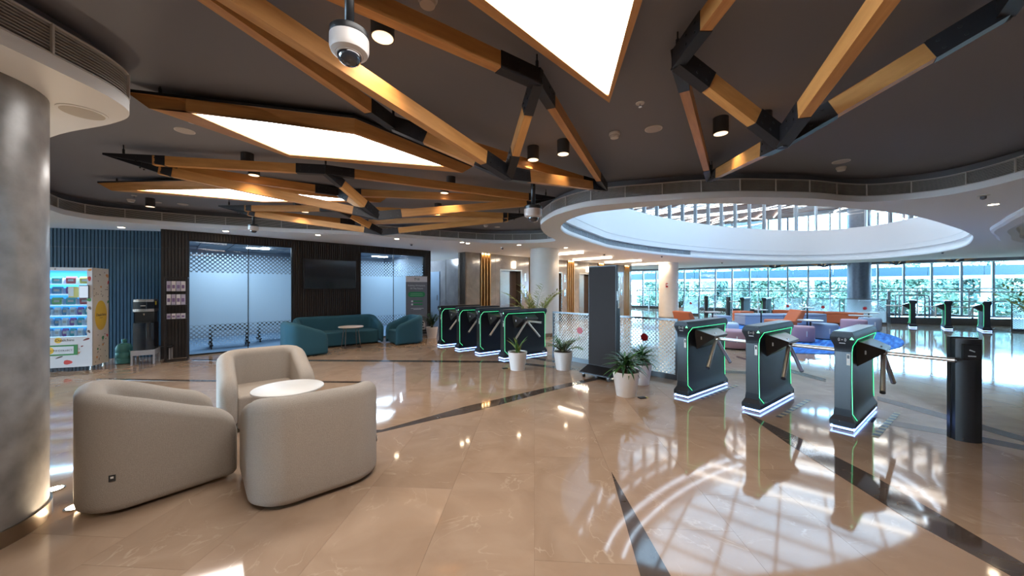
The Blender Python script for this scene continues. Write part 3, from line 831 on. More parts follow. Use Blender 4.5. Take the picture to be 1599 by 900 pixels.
# ---- lit polygonal panels in timber frames
def light_panel(label, top, light, rods):
    t = thing('light_panel', label, 'ceiling light', (0, 0, 0))
    c = sum((Vector((p[0], p[1], 0)) for p in light), Vector()) / len(light)
    t.location = (c.x, c.y, 0)
    T = [Vector((p[0] - c.x, p[1] - c.y)) for p in top]; Lg = [Vector((p[0] - c.x, p[1] - c.y)) for p in light]
    z1, z0 = 2.825, 2.715
    n = len(T)
    for k in range(n):
        a, b = T[k], T[(k + 1) % n]; la, lb = Lg[k], Lg[(k + 1) % n]
        ba, bb = la + (a - la) * 0.62, lb + (b - lb) * 0.62
        L = (b - a).length
        m_ = MB()
        vs = [(*a, z1), (*b, z1), (*bb, z0), (*ba, z0), (*la, z0), (*lb, z0), (*la, z1 - 0.02), (*lb, z1 - 0.02)]
        m_.add(vs, [(0, 1, 2, 3), (3, 2, 5, 4), (4, 5, 7, 6), (6, 7, 1, 0)], [[(0, 0), (L, 0), (L, .1), (0, .1)], [(0, .2), (L, .2), (L, .25), (0, .25)], [(0, .4), (L, .4), (L, .45), (0, .45)], [(0, .6), (L, .6), (L, .7), (0, .7)]])
        m_.build('frame_side', M_oak, t, fix=False)
    MB().add([(*p, z0 + 0.012) for p in Lg], [tuple(range(n))[::-1]]).build('diffuser', M_panel, t, fix=False)
    MB().prism([tuple(p) for p in T], z1 + 0.0005, z1 + 0.022).build('housing', M_sleeve, t)
    for p in rods:
        q = Vector((p[0] - c.x, p[1] - c.y, z1 + 0.02))
        MB().cyl(q, (q.x, q.y, CEI), 0.005, n=6).cyl(q, (q.x, q.y, q.z + 0.04), 0.010, n=8).build('hanger_rod', M_black, t)
    return t
light_panel('long kite shaped light panel in an oak frame at the left, below the round soffit', [(-2.80, 2.60), (-1.32, 3.01), (-0.47, 4.22), (-2.26, 3.66)], [(-2.42, 2.66), (-1.35, 3.07), (-0.73, 3.89), (-2.2, 3.54)], [(-2.62, 2.67), (-1.36, 3.08), (-0.6, 4.05)])
light_panel('distant kite shaped light panel in an oak frame behind the middle truss', [(-5.62, 4.86), (-3.52, 4.70), (-1.92, 5.58), (-3.86, 5.56)], [(-5.07, 4.74 + .09), (-3.57, 4.76), (-2.2, 5.4), (-3.8, 5.46)], [(-5.4, 4.9), (-2.1, 5.53)])
light_panel('bright light panel in an oak frame straight overhead, its tip pointing down', [(0.71, 2.60), (-0.46, 1.43), (-0.80, -0.14), (0.54, 0.76)], [(0.66, 2.46), (-0.34, 1.41), (-0.66, -0.02), (0.45, 0.80)], [(0.62, 2.4), (-0.6, 0.2)])

# ---- cylinder downlights on the dark ceiling
def spot(parent, loc, energy, col=(1.0, 0.74, 0.48), ang=1.7, blend=0.7, rad=0.04, rot=(0, 0, 0)):
    ld = bpy.data.lights.new('lamp_beam', 'SPOT'); ld.energy = energy; ld.color = col; ld.spot_size = ang; ld.spot_blend = blend; ld.shadow_soft_size = rad
    lo = bpy.data.objects.new('lamp_beam', ld); C.objects.link(lo); lo.parent = parent; lo.location = loc; lo.rotation_euler = rot
    return lo
SPOT_E = 23.0
dl0 = None
def downlight(x, y, label, e=SPOT_E):
    global dl0
    t = thing('downlight', label, 'ceiling light', (x, y, CEI))
    if dl0 is None:
        b = soft(MB().lathe([(0.062, 0), (0.062, -0.14), (0.055, -0.14), (0.047, -0.115), (0.02, -0.113)], n=28).build('body', M_dark2, t))
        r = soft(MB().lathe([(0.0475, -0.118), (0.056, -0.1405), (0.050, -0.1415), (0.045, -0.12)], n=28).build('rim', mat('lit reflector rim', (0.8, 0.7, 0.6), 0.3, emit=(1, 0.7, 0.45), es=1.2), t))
        l = MB().lathe([(0.042, -0.1165), (0.042, -0.1185)], n=24).build('lens', M_lamp, t)
        dl0 = [b, r, l]
    else:
        for o in dl0:
            c = bpy.data.objects.new(o.name.split('.')[0], o.data); C.objects.link(c); c.parent = t
    if e: spot(t, (0, 0, -0.15), e)
    return t
M_dark2 = mat('charcoal lamp body', (0.045, 0.043, 0.045), 0.5)
DL = [((598, 59), 'black cylinder downlight beside the white dome camera'), ((1126, 209), 'black cylinder downlight inside the upper right truss'), ((1193, 202), 'black cylinder downlight hidden behind the apex of the upper right truss'), ((833, 250), 'black cylinder downlight above the middle dome camera, left of two'), ((880, 241), 'black cylinder downlight beside the long strut, right of two'), ((386.7, 259.5), 'black cylinder downlight behind the middle truss, upper of the left pair'), ((397, 274), 'black cylinder downlight behind the middle truss, lower of the left pair'), ((694.5, 301.7), 'black cylinder downlight between the truss arms, front of the central pair'), ((704.7, 292.8), 'black cylinder downlight between the truss arms, rear of the central pair'), ((684.5, 330.6), 'black cylinder downlight behind the far truss, upper of the central lower pair'), ((685, 336), 'black cylinder downlight behind the far truss, lower of the central lower pair'), ((465, 325), 'black cylinder downlight near the far truss tip, left of the pair'), ((477, 331.4), 'black cylinder downlight near the far truss tip, right of the pair'), ((235, 323), 'unlit looking black cylinder downlight near the left louvred edge')]
for (x, y), lab in DL:
    p = P(x, y, CEI - 0.14); downlight(p.x, p.y, lab)
# unseen copies of the fittings, added over the viewer only for their light
for k, (x, y) in enumerate(((-1.3, 0.6), (0.3, -0.6), (1.9, 0.5), (3.3, 1.0), (3.6, 0.2), (-0.9, -0.9), (2.2, -0.6))):
    downlight(x, y, 'unseen black downlight added over the front of the hall', 25.0)['group'] = 'added downlights over the front of the hall'

# ---- small fittings on the dark ceiling
M_wp = mat('white plastic', (0.62, 0.58, 0.56), 0.4)
M_spk = mat('pale speaker mesh', (0.50, 0.45, 0.43), 0.7)
def detector(x, y, h, label, s=1.0):
    p = P(x, y, h); t = thing('smoke_detector', label, 'smoke detector', (p.x, p.y, h))
    soft(MB().lathe([(0.052 * s, 0), (0.052 * s, -0.018 * s), (0.046 * s, -0.024 * s)], n=24).build('base', M_wp, t))
    soft(MB().lathe([(0.040 * s, -0.024 * s), (0.044 * s, -0.03 * s), (0.038 * s, -0.048 * s), (0.02 * s, -0.053 * s)], n=24).build('head', M_wp, t))
    MB().lathe([(0.0405 * s, -0.0255 * s), (0.0405 * s, -0.0295 * s)], n=24).build('slot', M_black, t)
detector(302, 183, CEI, 'white smoke detector beside the left light panel tip')
detector(960, 208, CEI, 'white smoke detector below the overhead light panel tip')
detector(1314, 261, CEI, 'white smoke detector under a round speaker at the right')
detector(668, -6, CEI, 'white smoke detector at the very top edge of the photo')
detector(759, 351.5, CEI, 'small white smoke detector left of the far dome camera pole')
detector(205, 311.5, CEI, 'small white smoke detector near the left louvred edge')
def speaker(x, y, h, r, label, mats=(None, None)):
    p = P(x, y, h); t = thing('ceiling_speaker', label, 'ceiling speaker', (p.x, p.y, h))
    soft(MB().lathe([(r, 0), (r, -0.006), (r * 0.9, -0.008)], n=36).build('rim', mats[0] or M_wp, t))
    soft(MB().lathe([(r * 0.88, -0.007), (r * 0.86, -0.010), (r * 0.3, -0.011)], n=36).build('mesh_grille', mats[1] or M_spk, t))
speaker(289, 204, CEI, 0.078, 'round white ceiling speaker left of the long light panel')
speaker(1021, 201, CEI, 0.078, 'round white ceiling speaker below the sprinkler near the overhead panel')
speaker(1314, 252, CEI, 0.085, 'round white ceiling speaker at the right of the dark ceiling')
speaker(777, 354.6, CEI, 0.07, 'small round ceiling speaker near the far louvred edge')
speaker(286, 319, CEI, 0.075, 'round ceiling speaker close to the left louvred edge, right of two')
speaker(247, 316, CEI, 0.05, 'round ceiling speaker close to the left louvred edge, left of two')
M_crm = mat('cream speaker', (0.55, 0.50, 0.43), 0.6)
speaker(129.5, 175, SOF, 0.115, 'large round speaker in the white soffit round the grey column', (M_white, M_crm))
for x, y, lab in ((1000, 161, 'tiny sprinkler head near the overhead panel tip'), (210, 305.5, 'tiny sprinkler head at the left of the dark ceiling')):
    p = P(x, y, CEI); t = thing('sprinkler', lab, 'sprinkler', (p.x, p.y, CEI))
    soft(MB().lathe([(0.035, 0), (0.033, -0.006), (0.018, -0.008)], n=20).build('rose', M_wp, t)); MB().cyl((0, 0, -0.006), (0, 0, -0.03), 0.006, n=8).cyl((0, 0, -0.03), (0, 0, -0.033), 0.014, n=12).build('nozzle', M_steel, t)
# ---- dome cameras on poles
M_dome = mat('smoked dome', (0.02, 0.022, 0.03), 0.05, coat=1.0)
def dome_cam(X, Y, h, r, label):
    t = thing('dome_camera', label, 'security camera', (X, Y, 0))
    MB().cyl((0, 0, h + r * 0.55), (0, 0, CEI), r * 0.24, n=16).build('pole', M_black, t, smooth=True)
    soft(MB().lathe([(r * 0.9, h + r * 0.62), (r, h + r * 0.55), (r, h + r * 0.25), (r * 0.98, h + r * 0.22)], n=32).build('mount', M_black, t))
    soft(MB().lathe([(r * 1.0, h + r * 0.22), (r * 1.0, h - r * 0.35), (r * 0.93, h - r * 0.55), (r * 0.72, h - r * 0.66), (r * 0.62, h - r * 0.6)], n=32).build('housing', mat('camera white', (0.62, 0.58, 0.56), 0.35), t))
    soft(MB().lathe([(r * 0.60, h - r * 0.58), (r * 0.63, h - r * 0.66), (r * 0.60, h - r * 0.85), (r * 0.48, h - r * 1.05), (r * 0.28, h - r * 1.17), (r * 0.02, h - r * 1.21)], n=32).build('dome', M_dome, t), 1.2)
    soft(MB().lathe([(r * 0.60, h - r * 0.60), (r * 0.675, h - r * 0.62), (r * 0.675, h - r * 0.70), (r * 0.62, h - r * 0.72)], n=32).build('dome_ring', M_wp, t))
dome_cam(-0.68, 1.5, 2.425, 0.077, 'white dome security camera on a black pole, close overhead')
dome_cam(0.265, 4.5, 2.36, 0.112, 'white dome security camera on a black pole near the atrium nose')
dome_cam(-4.83, 6.7, 2.53, 0.085, 'small dome security camera hanging in front of the left glass room')
# ---- recessed lamps and little things in the white soffit
rl = [(190, 355, 'left of the meeting rooms over the vending machine'), (353, 361, 'over the left meeting room'), (497, 367, 'over the wall screen'), (620, 373, 'over the right meeting room'), (722, 378.5, 'at the corner by the lifts, left of two'), (731, 380, 'at the corner by the lifts, right of two'), (811, 382.5, 'left of the pale column'), (884, 387, 'right of the pale column'), (1552, 319, 'at the far right beside the coffer')]
for x, y, lab in rl:
    p = P(x, y, SOF); t = thing('recessed_light', 'round recessed soffit light ' + lab, 'ceiling light', (p.x, p.y, SOF))
    soft(MB().lathe([(0.06, 0), (0.06, -0.005), (0.048, -0.006)], n=20).build('rim', M_wp, t)); MB().lathe([(0.047, -0.004), (0.047, -0.0068)], n=20).build('lens', M_lamp, t)
    spot(t, (0, 0, -0.03), 24)
for x, y, lab in ((643, 381, 'left of the marble block'), (785, 387, 'over the lift doors'), (944, 397, 'between the linear lamps'), (1034, 400, 'left of the second pale column'), (1128, 410, 'below the atrium edge'), (1536, 305, 'at the upper right of the white soffit'), (1472, 394, 'right of the atrium')):
    p = P(x, y, SOF); t = thing('ceiling_sensor', 'small ceiling sensor ' + lab, 'sensor', (p.x, p.y, SOF))
    soft(MB().lathe([(0.055, 0), (0.055, -0.008), (0.03, -0.012)], n=16).build('base', M_wp, t)); soft(MB().lathe([(0.028, -0.012), (0.026, -0.045), (0.012, -0.055)], n=16).build('head', mat('sensor grey', (0.12, 0.12, 0.13), 0.4), t))
# linear lamps in front of the lifts and their hall lanterns
for k, (a, b) in enumerate((((893, 396), (860, 398.6)), ((955, 402.5), (896, 406.5)), ((1001, 407.2), (946, 410.6)), ((1040, 411.2), (989, 413.9)))):
    p, q = P(*a, SOF - 0.05), P(*b, SOF - 0.05); c = (p + q) / 2; d = q - p; L = 1.7
    d.z = 0; an = math.atan2(d.y, d.x)
    t = thing('linear_light', 'long glowing ceiling bar before the lifts, %s' % ('just right of the first pale column', 'left end above the hall lantern', 'above the black display totem', 'nearest the far pale column')[k], 'ceiling light', (c.x, c.y, SOF), an)
    MB().box((0, 0, -0.05), (L, 0.07, 0.05)).build('diffuser', M_lin, t); MB().box((0, 0, -0.0155), (L - 0.2, 0.05, 0.019)).build('housing', M_wp, t)
    ld = bpy.data.lights.new('lamp_glow', 'AREA'); ld.shape = 'RECTANGLE'; ld.size = L; ld.size_y = 0.07; ld.energy = 40; ld.color = (1, 0.80, 0.58)
    lo = bpy.data.objects.new('lamp_glow', ld); C.objects.link(lo); lo.parent = t; lo.location = (0, 0, -0.08)
for k, tt in enumerate((2.02, 4.4, 6.67)):
    c = ep(tt + 0.12, 0, -0.05)
    t = thing('hall_lantern', 'upright glowing lantern over a lift door, %s' % ('left of the pale column', 'hidden by the pale column', 'left of the black totem')[k], 'wall light', (c.x, c.y, 2.24), ANG_N)
    MB().box((0, 0, 0), (0.085, 0.085, 0.24)).build('diffuser', M_lin, t, bevel=0.006); MB().box((0, 0.06, 0), (0.06, 0.04, 0.14)).build('bracket', M_steel, t)
# uplights in the floor by the grey column
for x, y, lab in ((118, 793, 'in front of the grey column and the pale chair'), (86, 765, 'behind the grey column')):
    p = F(x, y); t = thing('floor_uplight', 'round floor uplight ' + lab, 'floor light', (p.x, p.y, 0.0))
    soft(MB().lathe([(0.05, 0.002), (0.05, 0.006), (0.042, 0.007)], n=24).build('ring', M_steel, t)); MB().lathe([(0.04, 0.0022), (0.04, 0.0078)], n=20).build('lens', M_lamp, t)
    spot(t, (0, 0, 0.02), 30, (1, 0.80, 0.56), 2.4, 0.9, 0.03, (PI, 0, 0))
# ================================================================== FURNITURE
# ---- tub seats: a rounded U shell with sloping arms and a seat block
def shell_mesh(Wd, D, H, HA, th=0.15, rc=0.24, sofa=False):
    hw = Wd / 2; hd = D / 2
    # centre line of the shell in plan, from the right front round the back to the left front (front = -Y)
    m = th / 2; pts = []
    x1 = hw - m; y0 = -hd; y1 = hd - m; r = rc - m
    nside = 22
    for k in range(nside + 1): pts.append((x1, y0 + (y1 - r - y0) * (k / nside) ** 1.0))
    for k in range(1, 11):
        a = PI / 2 * k / 10; pts.append((x1 - r + r * math.cos(a), y1 - r + r * math.sin(a)))
    nb = 14 if not sofa else 26
    for k in range(1, nb): pts.append((x1 - r - 2 * (x1 - r) * k / nb, y1))
    for k in range(0, 10):
        a = PI / 2 + PI / 2 * k / 10; pts.append((-x1 + r + r * math.cos(a), y1 - r + r * math.sin(a)))
    for k in range(nside + 1): pts.append((-x1, y1 - r - (y1 - r - y0) * (k / nside)))
    # arc length from the nearer front end
    n = len(pts); s = [0.0]
    for i in range(1, n): s.append(s[-1] + math.dist(pts[i], pts[i - 1]))
    tot = s[-1]
    vs = []; K = None
    for i, (x, y) in enumerate(pts):
        d = min(s[i], tot - s[i])
        # nose rounding in plan and in elevation
        rp = 0.06; thk = th * (1.0 if d > rp else max(0.25, math.sqrt(max(0.0, 1 - ((rp - d) / rp) ** 2))))
        f = min(1.0, d / (D - 0.05)); f = f * f * (3 - 2 * f)
        top = HA + (H - HA) * f
        RR = 0.17
        if d < RR: top -= RR - math.sqrt(max(0.0, RR * RR - (RR - d) ** 2)) * 1.0
        a = pts[max(i - 1, 0)]; b = pts[min(i + 1, n - 1)]
        t = Vector((b[0] - a[0], b[1] - a[1])).normalized(); nrm = Vector((t.y, -t.x))   # outwards
        h = thk / 2; cap = min(h, 0.075)
        sec = [(h - 0.03, 0.022), (h - 0.006, 0.04), (h, 0.07)]
        for z in (0.25, 0.5, 0.75): sec.append((h, 0.07 + (top - cap - 0.07) * z))
        for q in range(0, 9):
            an = PI * q / 8; sec.append((h * math.cos(an) , top - cap + cap * math.sin(an)))
        sec += [(-h, 0.07 + (top - cap - 0.07) * 0.5), (-h, 0.10)]
        K = len(sec)
        for u, z in sec: vs.append((x + nrm.x * u, y + nrm.y * u, z))
    fs = []
    for i in range(n - 1):
        for k in range(K - 1): fs.append((i * K + k, i * K + k + 1, (i + 1) * K + k + 1, (i + 1) * K + k))
        fs.append((i * K + K - 1, i * K, (i + 1) * K, (i + 1) * K + K - 1))
    fs.append(tuple(range(K))); fs.append(tuple(range((n - 1) * K, n * K))[::-1])
    return MB().add(vs, fs)
def tub_seat(name, label, cat, Wd, D, H, HA, m, loc, face, sofa=False):
    """face = plan direction the seat looks at"""
    rz = math.atan2(face[1], face[0]) + PI / 2
    t = thing(name, label, cat, (loc[0], loc[1], 0), rz)
    soft(shell_mesh(Wd, D, H, HA, sofa=sofa).build('shell', m, t), 1.0)
    th = 0.15
    w_ = Wd - 2 * th + 0.02; d0 = -D / 2 + 0.03; d1 = D / 2 - th + 0.02
    MB().box((0, (d0 + d1) / 2, 0.185), (w_, d1 - d0, 0.32)).build('seat', m, t, bevel=0.03, seg=4)
    MB().box((0, 0.02, 0.013), (Wd - 0.30, D - 0.26, 0.025)).build('plinth', M_seam, t)
    # small stitched tag low on the back corner
    an = math.radians(22); rc = 0.24
    gx, gy = -(Wd / 2 - rc) - (rc + 0.001) * math.cos(an), (D / 2 - rc) + (rc + 0.001) * math.sin(an)
    g = MB().box((gx, gy, 0.24), (0.006, 0.030, 0.038), -an).build('tag', M_seam, t)
    MB().box((gx - 0.0035 * math.cos(an), gy + 0.0035 * math.sin(an), 0.245), (0.002, 0.014, 0.012), -an).build('tag_logo', M_tabw, g)
    return t
tub_seat('armchair', 'oatmeal tub armchair beside the grey column, side and sloping arm towards the viewer', 'armchair', 0.82, 0.78, 0.74, 0.52, M_fabw, (-2.59, 2.62), (0.63, 0.775))
tub_seat('armchair', 'oatmeal tub armchair with its open seat showing, behind the white table', 'armchair', 0.82, 0.78, 0.72, 0.52, M_fabw, (-2.68, 3.90), (0.66, -0.75))
tub_seat('armchair', 'oatmeal tub armchair nearest the centre, its back towards the viewer', 'armchair', 0.82, 0.78, 0.70, 0.54, M_fabw, (-1.50, 2.69), (-0.66, 0.75))
tub_seat('armchair', 'teal tub armchair at the left end of the teal sofa, its back to the viewer', 'armchair', 0.78, 0.76, 0.70, 0.50, M_teal, (-4.40, 7.56), (0.70, 0.70))
tub_seat('armchair', 'teal tub armchair at the right by the roll-up banner', 'armchair', 0.78, 0.76, 0.70, 0.50, M_teal, (-2.74, 9.2), (-0.77, -0.64))
tub_seat('sofa', 'long teal tub sofa against the dark wall under the screen', 'sofa', 1.95, 0.78, 0.70, 0.50, M_teal, (-4.27, 8.87), (0.66, -0.75), True)
# ---- round tables on bent steel sled legs
def round_table(label, loc, r, h, mt, rz):
    t = thing('coffee_table', label, 'coffee table', (loc[0], loc[1], 0), rz)
    soft(MB().lathe([(r - 0.01, h - 0.022), (r, h - 0.014), (r, h - 0.004), (r - 0.005, h)], n=48).build('top', mt, t))
    a = r * 0.62; b = r * 0.50
    for s in (-1, 1):
        pts = [(s * a * 0.8, -b * .55, h - 0.022), (s * a, -b * 0.9, 0.06), (s * a * 1.0, -b, 0.015), (s * a * 1.0, b, 0.015), (s * a, b * 0.9, 0.06), (s * a * 0.8, b * .55, h - 0.022)]
        MB().tube(pts, 0.009, 8).build('leg', M_tleg, t, smooth=True)
    for s in (-1, 1): MB().tube([(-a, s * b, 0.012), (a, s * b, 0.012)], 0.008, 8).build('foot_bar', M_tleg, t, smooth=True)
    MB().box((0, 0, h - 0.026), (a * 1.9, 0.05, 0.008)).build('under_plate', M_tleg, t)
M_tleg = mat('grey steel leg', (0.16, 0.15, 0.15), 0.35, 0.8)
round_table('round white coffee table between the three oatmeal armchairs', (-2.03, 3.26), 0.285, 0.50, M_tabw, 0.5)
round_table('round white coffee table on steel sled legs before the teal sofa', (-3.78, 8.42), 0.275, 0.50, mat('pale table laminate', (0.66, 0.57, 0.52), 0.35), ANG_N)

# ---- turnstiles
HWP = [(0.045, 0.095), (0.080, 0.097), (0.095, 0.093), (0.14, 0.072), (0.21, 0.063), (0.76, 0.063), (0.83, 0.068), (0.90, 0.094), (0.93, 0.090), (0.962, 0.074)]
def hw(z):
    for (z0, a), (z1, b) in zip(HWP, HWP[1:]):
        if z0 <= z <= z1: return a + (b - a) * (z - z0) / (z1 - z0)
    return HWP[-1][1]
TL = 1.12
M_icon = mat('grey print', (0.55, 0.55, 0.55), 0.5)
def turnstile_master(detail=True):
    t = thing('turnstile', 'x', 'turnstile')
    # body: profile across, swept along the lane; end faces lean in
    m_ = MB(); vs = []
    xs = lambda z: (0.0 if z < 0.12 else 0.028) if z < 0.83 else 0.028 * (1 - (z - 0.83) / 0.07) if z < 0.90 else 0.0
    for e in (0, 1):
        for z, a in HWP:
            x = xs(z); x = x if e == 0 else TL - x
            vs += [(x, -a, z), (x, a, z)]
    n = len(HWP); fs = []
    for e in (0, 1):
        for k in range(n - 1):
            q = (e * 2 * n + 2 * k, e * 2 * n + 2 * k + 1, e * 2 * n + 2 * k + 3, e * 2 * n + 2 * k + 2)
            fs.append(q if e else q[::-1])
    for k in range(n - 1):
        fs.append((2 * k, 2 * k + 2, 2 * n + 2 * k + 2, 2 * n + 2 * k)); fs.append((2 * k + 1, 2 * n + 2 * k + 1, 2 * n + 2 * k + 3, 2 * k + 3))
    fs.append((0, 2 * n, 2 * n + 1, 1)); fs.append((2 * n - 2, 2 * n - 1, 4 * n - 1, 4 * n - 2))
    b = soft(m_.add(vs, fs).build('body', M_turn, t), 0.5)
    MB().box((TL / 2, 0, 0.967), (TL - 0.02, 0.14, 0.012)).build('top_plate', M_blackg, t, bevel=0.004)
    MB().box((0.0265, 0, 0.49), (0.006, 0.118, 0.56)).build('front_panel', M_blackg, t)
    MB().box((TL / 2, 0, 0.022), (TL - 0.04, 0.15, 0.044)).build('plinth', M_black, t)
    m_ = MB()
    for s in (-1, 1): m_.box((TL / 2, s * 0.084, 0.026), (TL, 0.010, 0.014))
    for x in (0.008, TL - 0.008): m_.box((x, 0, 0.026), (0.012, 0.178, 0.014))
    m_.build('base_light', M_blueled, t)
    for s in (-1,):
        y = lambda z: s * (hw(z) + 0.002)
        path = [(0.10, y(0.10), 0.10), (0.035, y(0.17), 0.17), (0.035, y(0.5), 0.5), (0.035, y(0.78), 0.78), (0.05, y(0.83), 0.83), (0.10, y(0.895), 0.895), (TL - 0.08, y(0.895), 0.895), (TL - 0.035, y(0.83), 0.83), (TL - 0.035, y(0.5), 0.5), (TL - 0.035, y(0.16), 0.16)]
        MB().tube(path, 0.0029, 6).build('edge_light', M_green, t)
    # wedge shaped mechanism housing on the lane side
    y0 = -0.06
    hx0, hx1 = 0.20, 0.76
    vs = [(hx0, y0, 0.875), (hx0 + 0.13, y0 - 0.20, 0.79), (hx0 + 0.08, y0, 0.60), (hx1 + 0.03, y0, 0.875), (hx1 - 0.02, y0 - 0.19, 0.79), (hx1 - 0.04, y0, 0.62), (hx0 + 0.135, y0 - 0.195, 0.762), (hx1 - 0.025, y0 - 0.185, 0.762)]
    MB().add(vs, [(0, 3, 4, 1), (1, 4, 7, 6), (6, 7, 5, 2), (0, 1, 6, 2), (3, 5, 7, 4), (0, 2, 5, 3)]).build('mechanism', M_blackg, t, bevel=0.006)
    MB().box((hx0 + 0.066, y0 - 0.066, 0.755), (0.006, 0.012, 0.04), 0.9).build('keyhole_label', M_icon, t)
    hub = Vector((hx1 - 0.30, y0 - 0.165, 0.745))
    MB().cyl(hub + Vector((0.0, 0.04, 0.05)), hub + Vector((0, -0.012, -0.015)), 0.034, n=20).build('hub', M_steel, t, smooth=False)
    L = 0.455
    ax = Vector((0.0, -0.62, -0.785)).normalized()       # hub axis
    u = Vector((0, -0.785, 0.62)); v = Vector((1, 0, 0))
    cs = [Vector((0.0, -1.0, 0.0)), None, None]
    for k in range(3):
        a = 2 * PI * k / 3
        d = ax * 0.62 + (u * math.cos(a) + v * math.sin(a)) * 0.785
        arm = MB().cyl(hub, hub + d.normalized() * L, 0.0205, n=16).build('arm', M_chrome, t); soft(arm)
        e = hub + d.normalized() * L
        soft(MB().cyl(e, e + d.normalized() * 0.012, 0.0215, n=16).build('arm_cap', M_black, arm))
    # front end: reader mark, arrow light, sticker, screw
    for q, (r0, sp) in enumerate(((0.012, 0.9), (0.021, 0.9))):
        for s in (-1, 1):
            pts = [(-0.003, s * (0.008 + r0 * math.cos(a)), 0.893 + r0 * math.sin(a)) for a in [(-sp + 2 * sp * j / 8) for j in range(9)]]
            MB().tube(pts, 0.0022, 4).build('reader_mark', M_icon, t)
    MB().cyl((-0.002, 0, 0.893), (-0.005, 0, 0.893), 0.006, n=10).build('reader_mark', M_icon, t)
    MB().box((0.004, 0.0, 0.858), (0.008, 0.045, 0.007)).build('name_strip', M_icon, t)
    MB().add([(-0.004, -0.086, 0.898), (-0.004, -0.055, 0.898), (-0.004, -0.0705, 0.924), (0.001, -0.086, 0.898), (0.001, -0.055, 0.898), (0.001, -0.0705, 0.924)], [(0, 1, 2), (3, 5, 4), (0, 3, 4, 1), (1, 4, 5, 2), (2, 5, 3, 0)]).build('arrow_light', M_green, t)
    st = MB().box((0.0195, -0.042, 0.70), (0.003, 0.026, 0.11)).build('sticker', mat('white sticker', (0.62, 0.58, 0.54), 0.5), t)
    MB().box((0.0175, -0.042, 0.727), (0.001, 0.017, 0.033)).build('sticker_print', M_black, st); MB().box((0.0175, -0.042, 0.68), (0.001, 0.015, 0.028)).build('sticker_print', M_icon, st)
    MB().cyl((-0.002, 0.02, 0.09), (0.002, 0.02, 0.09), 0.004, n=8).build('screw', M_steel, t)
    MB().box((TL - 0.10, -0.0965, 0.07), (0.08, 0.003, 0.014)).build('maker_plate', M_icon, t)
    return t
ts = turnstile_master()
def put_turnstile(p, rz, label, group, first=[True]):
    o = ts if first[0] else copy_tree(ts)
    first[0] = False
    o.location = (p[0], p[1], 0); o.rotation_euler = (0, 0, rz); o['label'] = label; o['category'] = 'turnstile'; o['group'] = group
    return o
near = [((3.24, 3.52), 'black tripod turnstile nearest the viewer, closest to the card reader post'), ((2.70, 4.05), 'black tripod turnstile in the middle of the three at the right'), ((2.15, 4.56), 'black tripod turnstile beside the dotted glass screen at the right')]
ANG_T = math.atan2(0.60, 0.80)
for p, lab in near: put_turnstile(p, ANG_T, lab, 'turnstiles at the right')
left = [((-0.21, 7.02), 'black tripod turnstile with a green outline, front of the left row behind the potted plant'), ((-0.735, 7.58), 'black tripod turnstile with a green outline, second of the left row'), ((-1.245, 8.11), 'black tripod turnstile with a green outline, third of the left row'), ((-1.755, 8.64), 'black tripod turnstile with a green outline, last of the left row by the potted bush')]
for p, lab in left: put_turnstile(p, ANG_T, lab, 'turnstiles at the left')
FL = Vector((14.07, 12.58, 0))
def fl(t, n=0.0): return FL - R * t + N * n
far_t = [(0.0, 'far black turnstile on the right, left of three before the stone kerb'), (-0.79, 'far black turnstile on the right, middle of three before the stone kerb'), (-1.58, 'far black turnstile on the right, nearest the right dotted screen')]
for t, lab in far_t: put_turnstile(fl(t, TL), ANG_N + PI, lab, 'far turnstiles at the right')
for t, lab in ((4.37, 'far turnstile behind the orange cube, right of two'), (5.2, 'far turnstile behind the orange cube, left of two')): put_turnstile(fl(t, TL), ANG_N + PI, lab, 'far turnstiles behind the lounge')
# ---- card reader posts
def reader_post(p, rz, h, label):
    t = thing('reader_post', label, 'card reader', (p[0], p[1], 0), rz)
    pr = [(-0.085 + 0.17 * k / 10, -0.055 - 0.03 * math.sin(PI * k / 10)) for k in range(11)]
    soft(MB().prism(pr + [(0.085, 0.0), (-0.085, 0.0)], 0.0, h).build('front_shell', M_black, t))
    MB().box((0, 0.022, (h + 0.012) / 2), (0.185, 0.044, h + 0.012)).build('back_shell', M_blackg, t)
    MB().box((0, -0.086, h - 0.115), (0.118, 0.02, 0.145)).build('reader', M_blackg, t, bevel=0.004)
    MB().box((0, -0.097, h - 0.15), (0.05, 0.002, 0.010)).build('reader_strip', M_icon, t)
    m_ = MB()
    m_.box((-0.008, -0.0975, h - 0.098), (0.020, 0.002, 0.011), 0, Matrix.Rotation(0.4, 3, 'Y')).box((0.010, -0.0975, h - 0.106), (0.018, 0.002, 0.009), 0, Matrix.Rotation(0.4, 3, 'Y'))
    m_.build('card_mark', M_icon, t)
    MB().cyl((-0.05, -0.076, 0.03), (-0.05, -0.085, 0.03), 0.005, n=8).build('screw', M_steel, t)
pp = F(1519, 691)
reader_post((pp.x, pp.y + 0.06), -0.42, 0.935, 'black card reader post standing alone at the right edge')
q_ = fl(6.0, 0.9); reader_post((q_.x, q_.y), ANG_R + PI * 0, 0.95, 'far black card reader post left of the far turnstiles')
q_ = fl(7.0, 0.9); reader_post((q_.x, q_.y), ANG_R + PI * 0, 0.98, 'far black post beside the small dotted screen by the column')
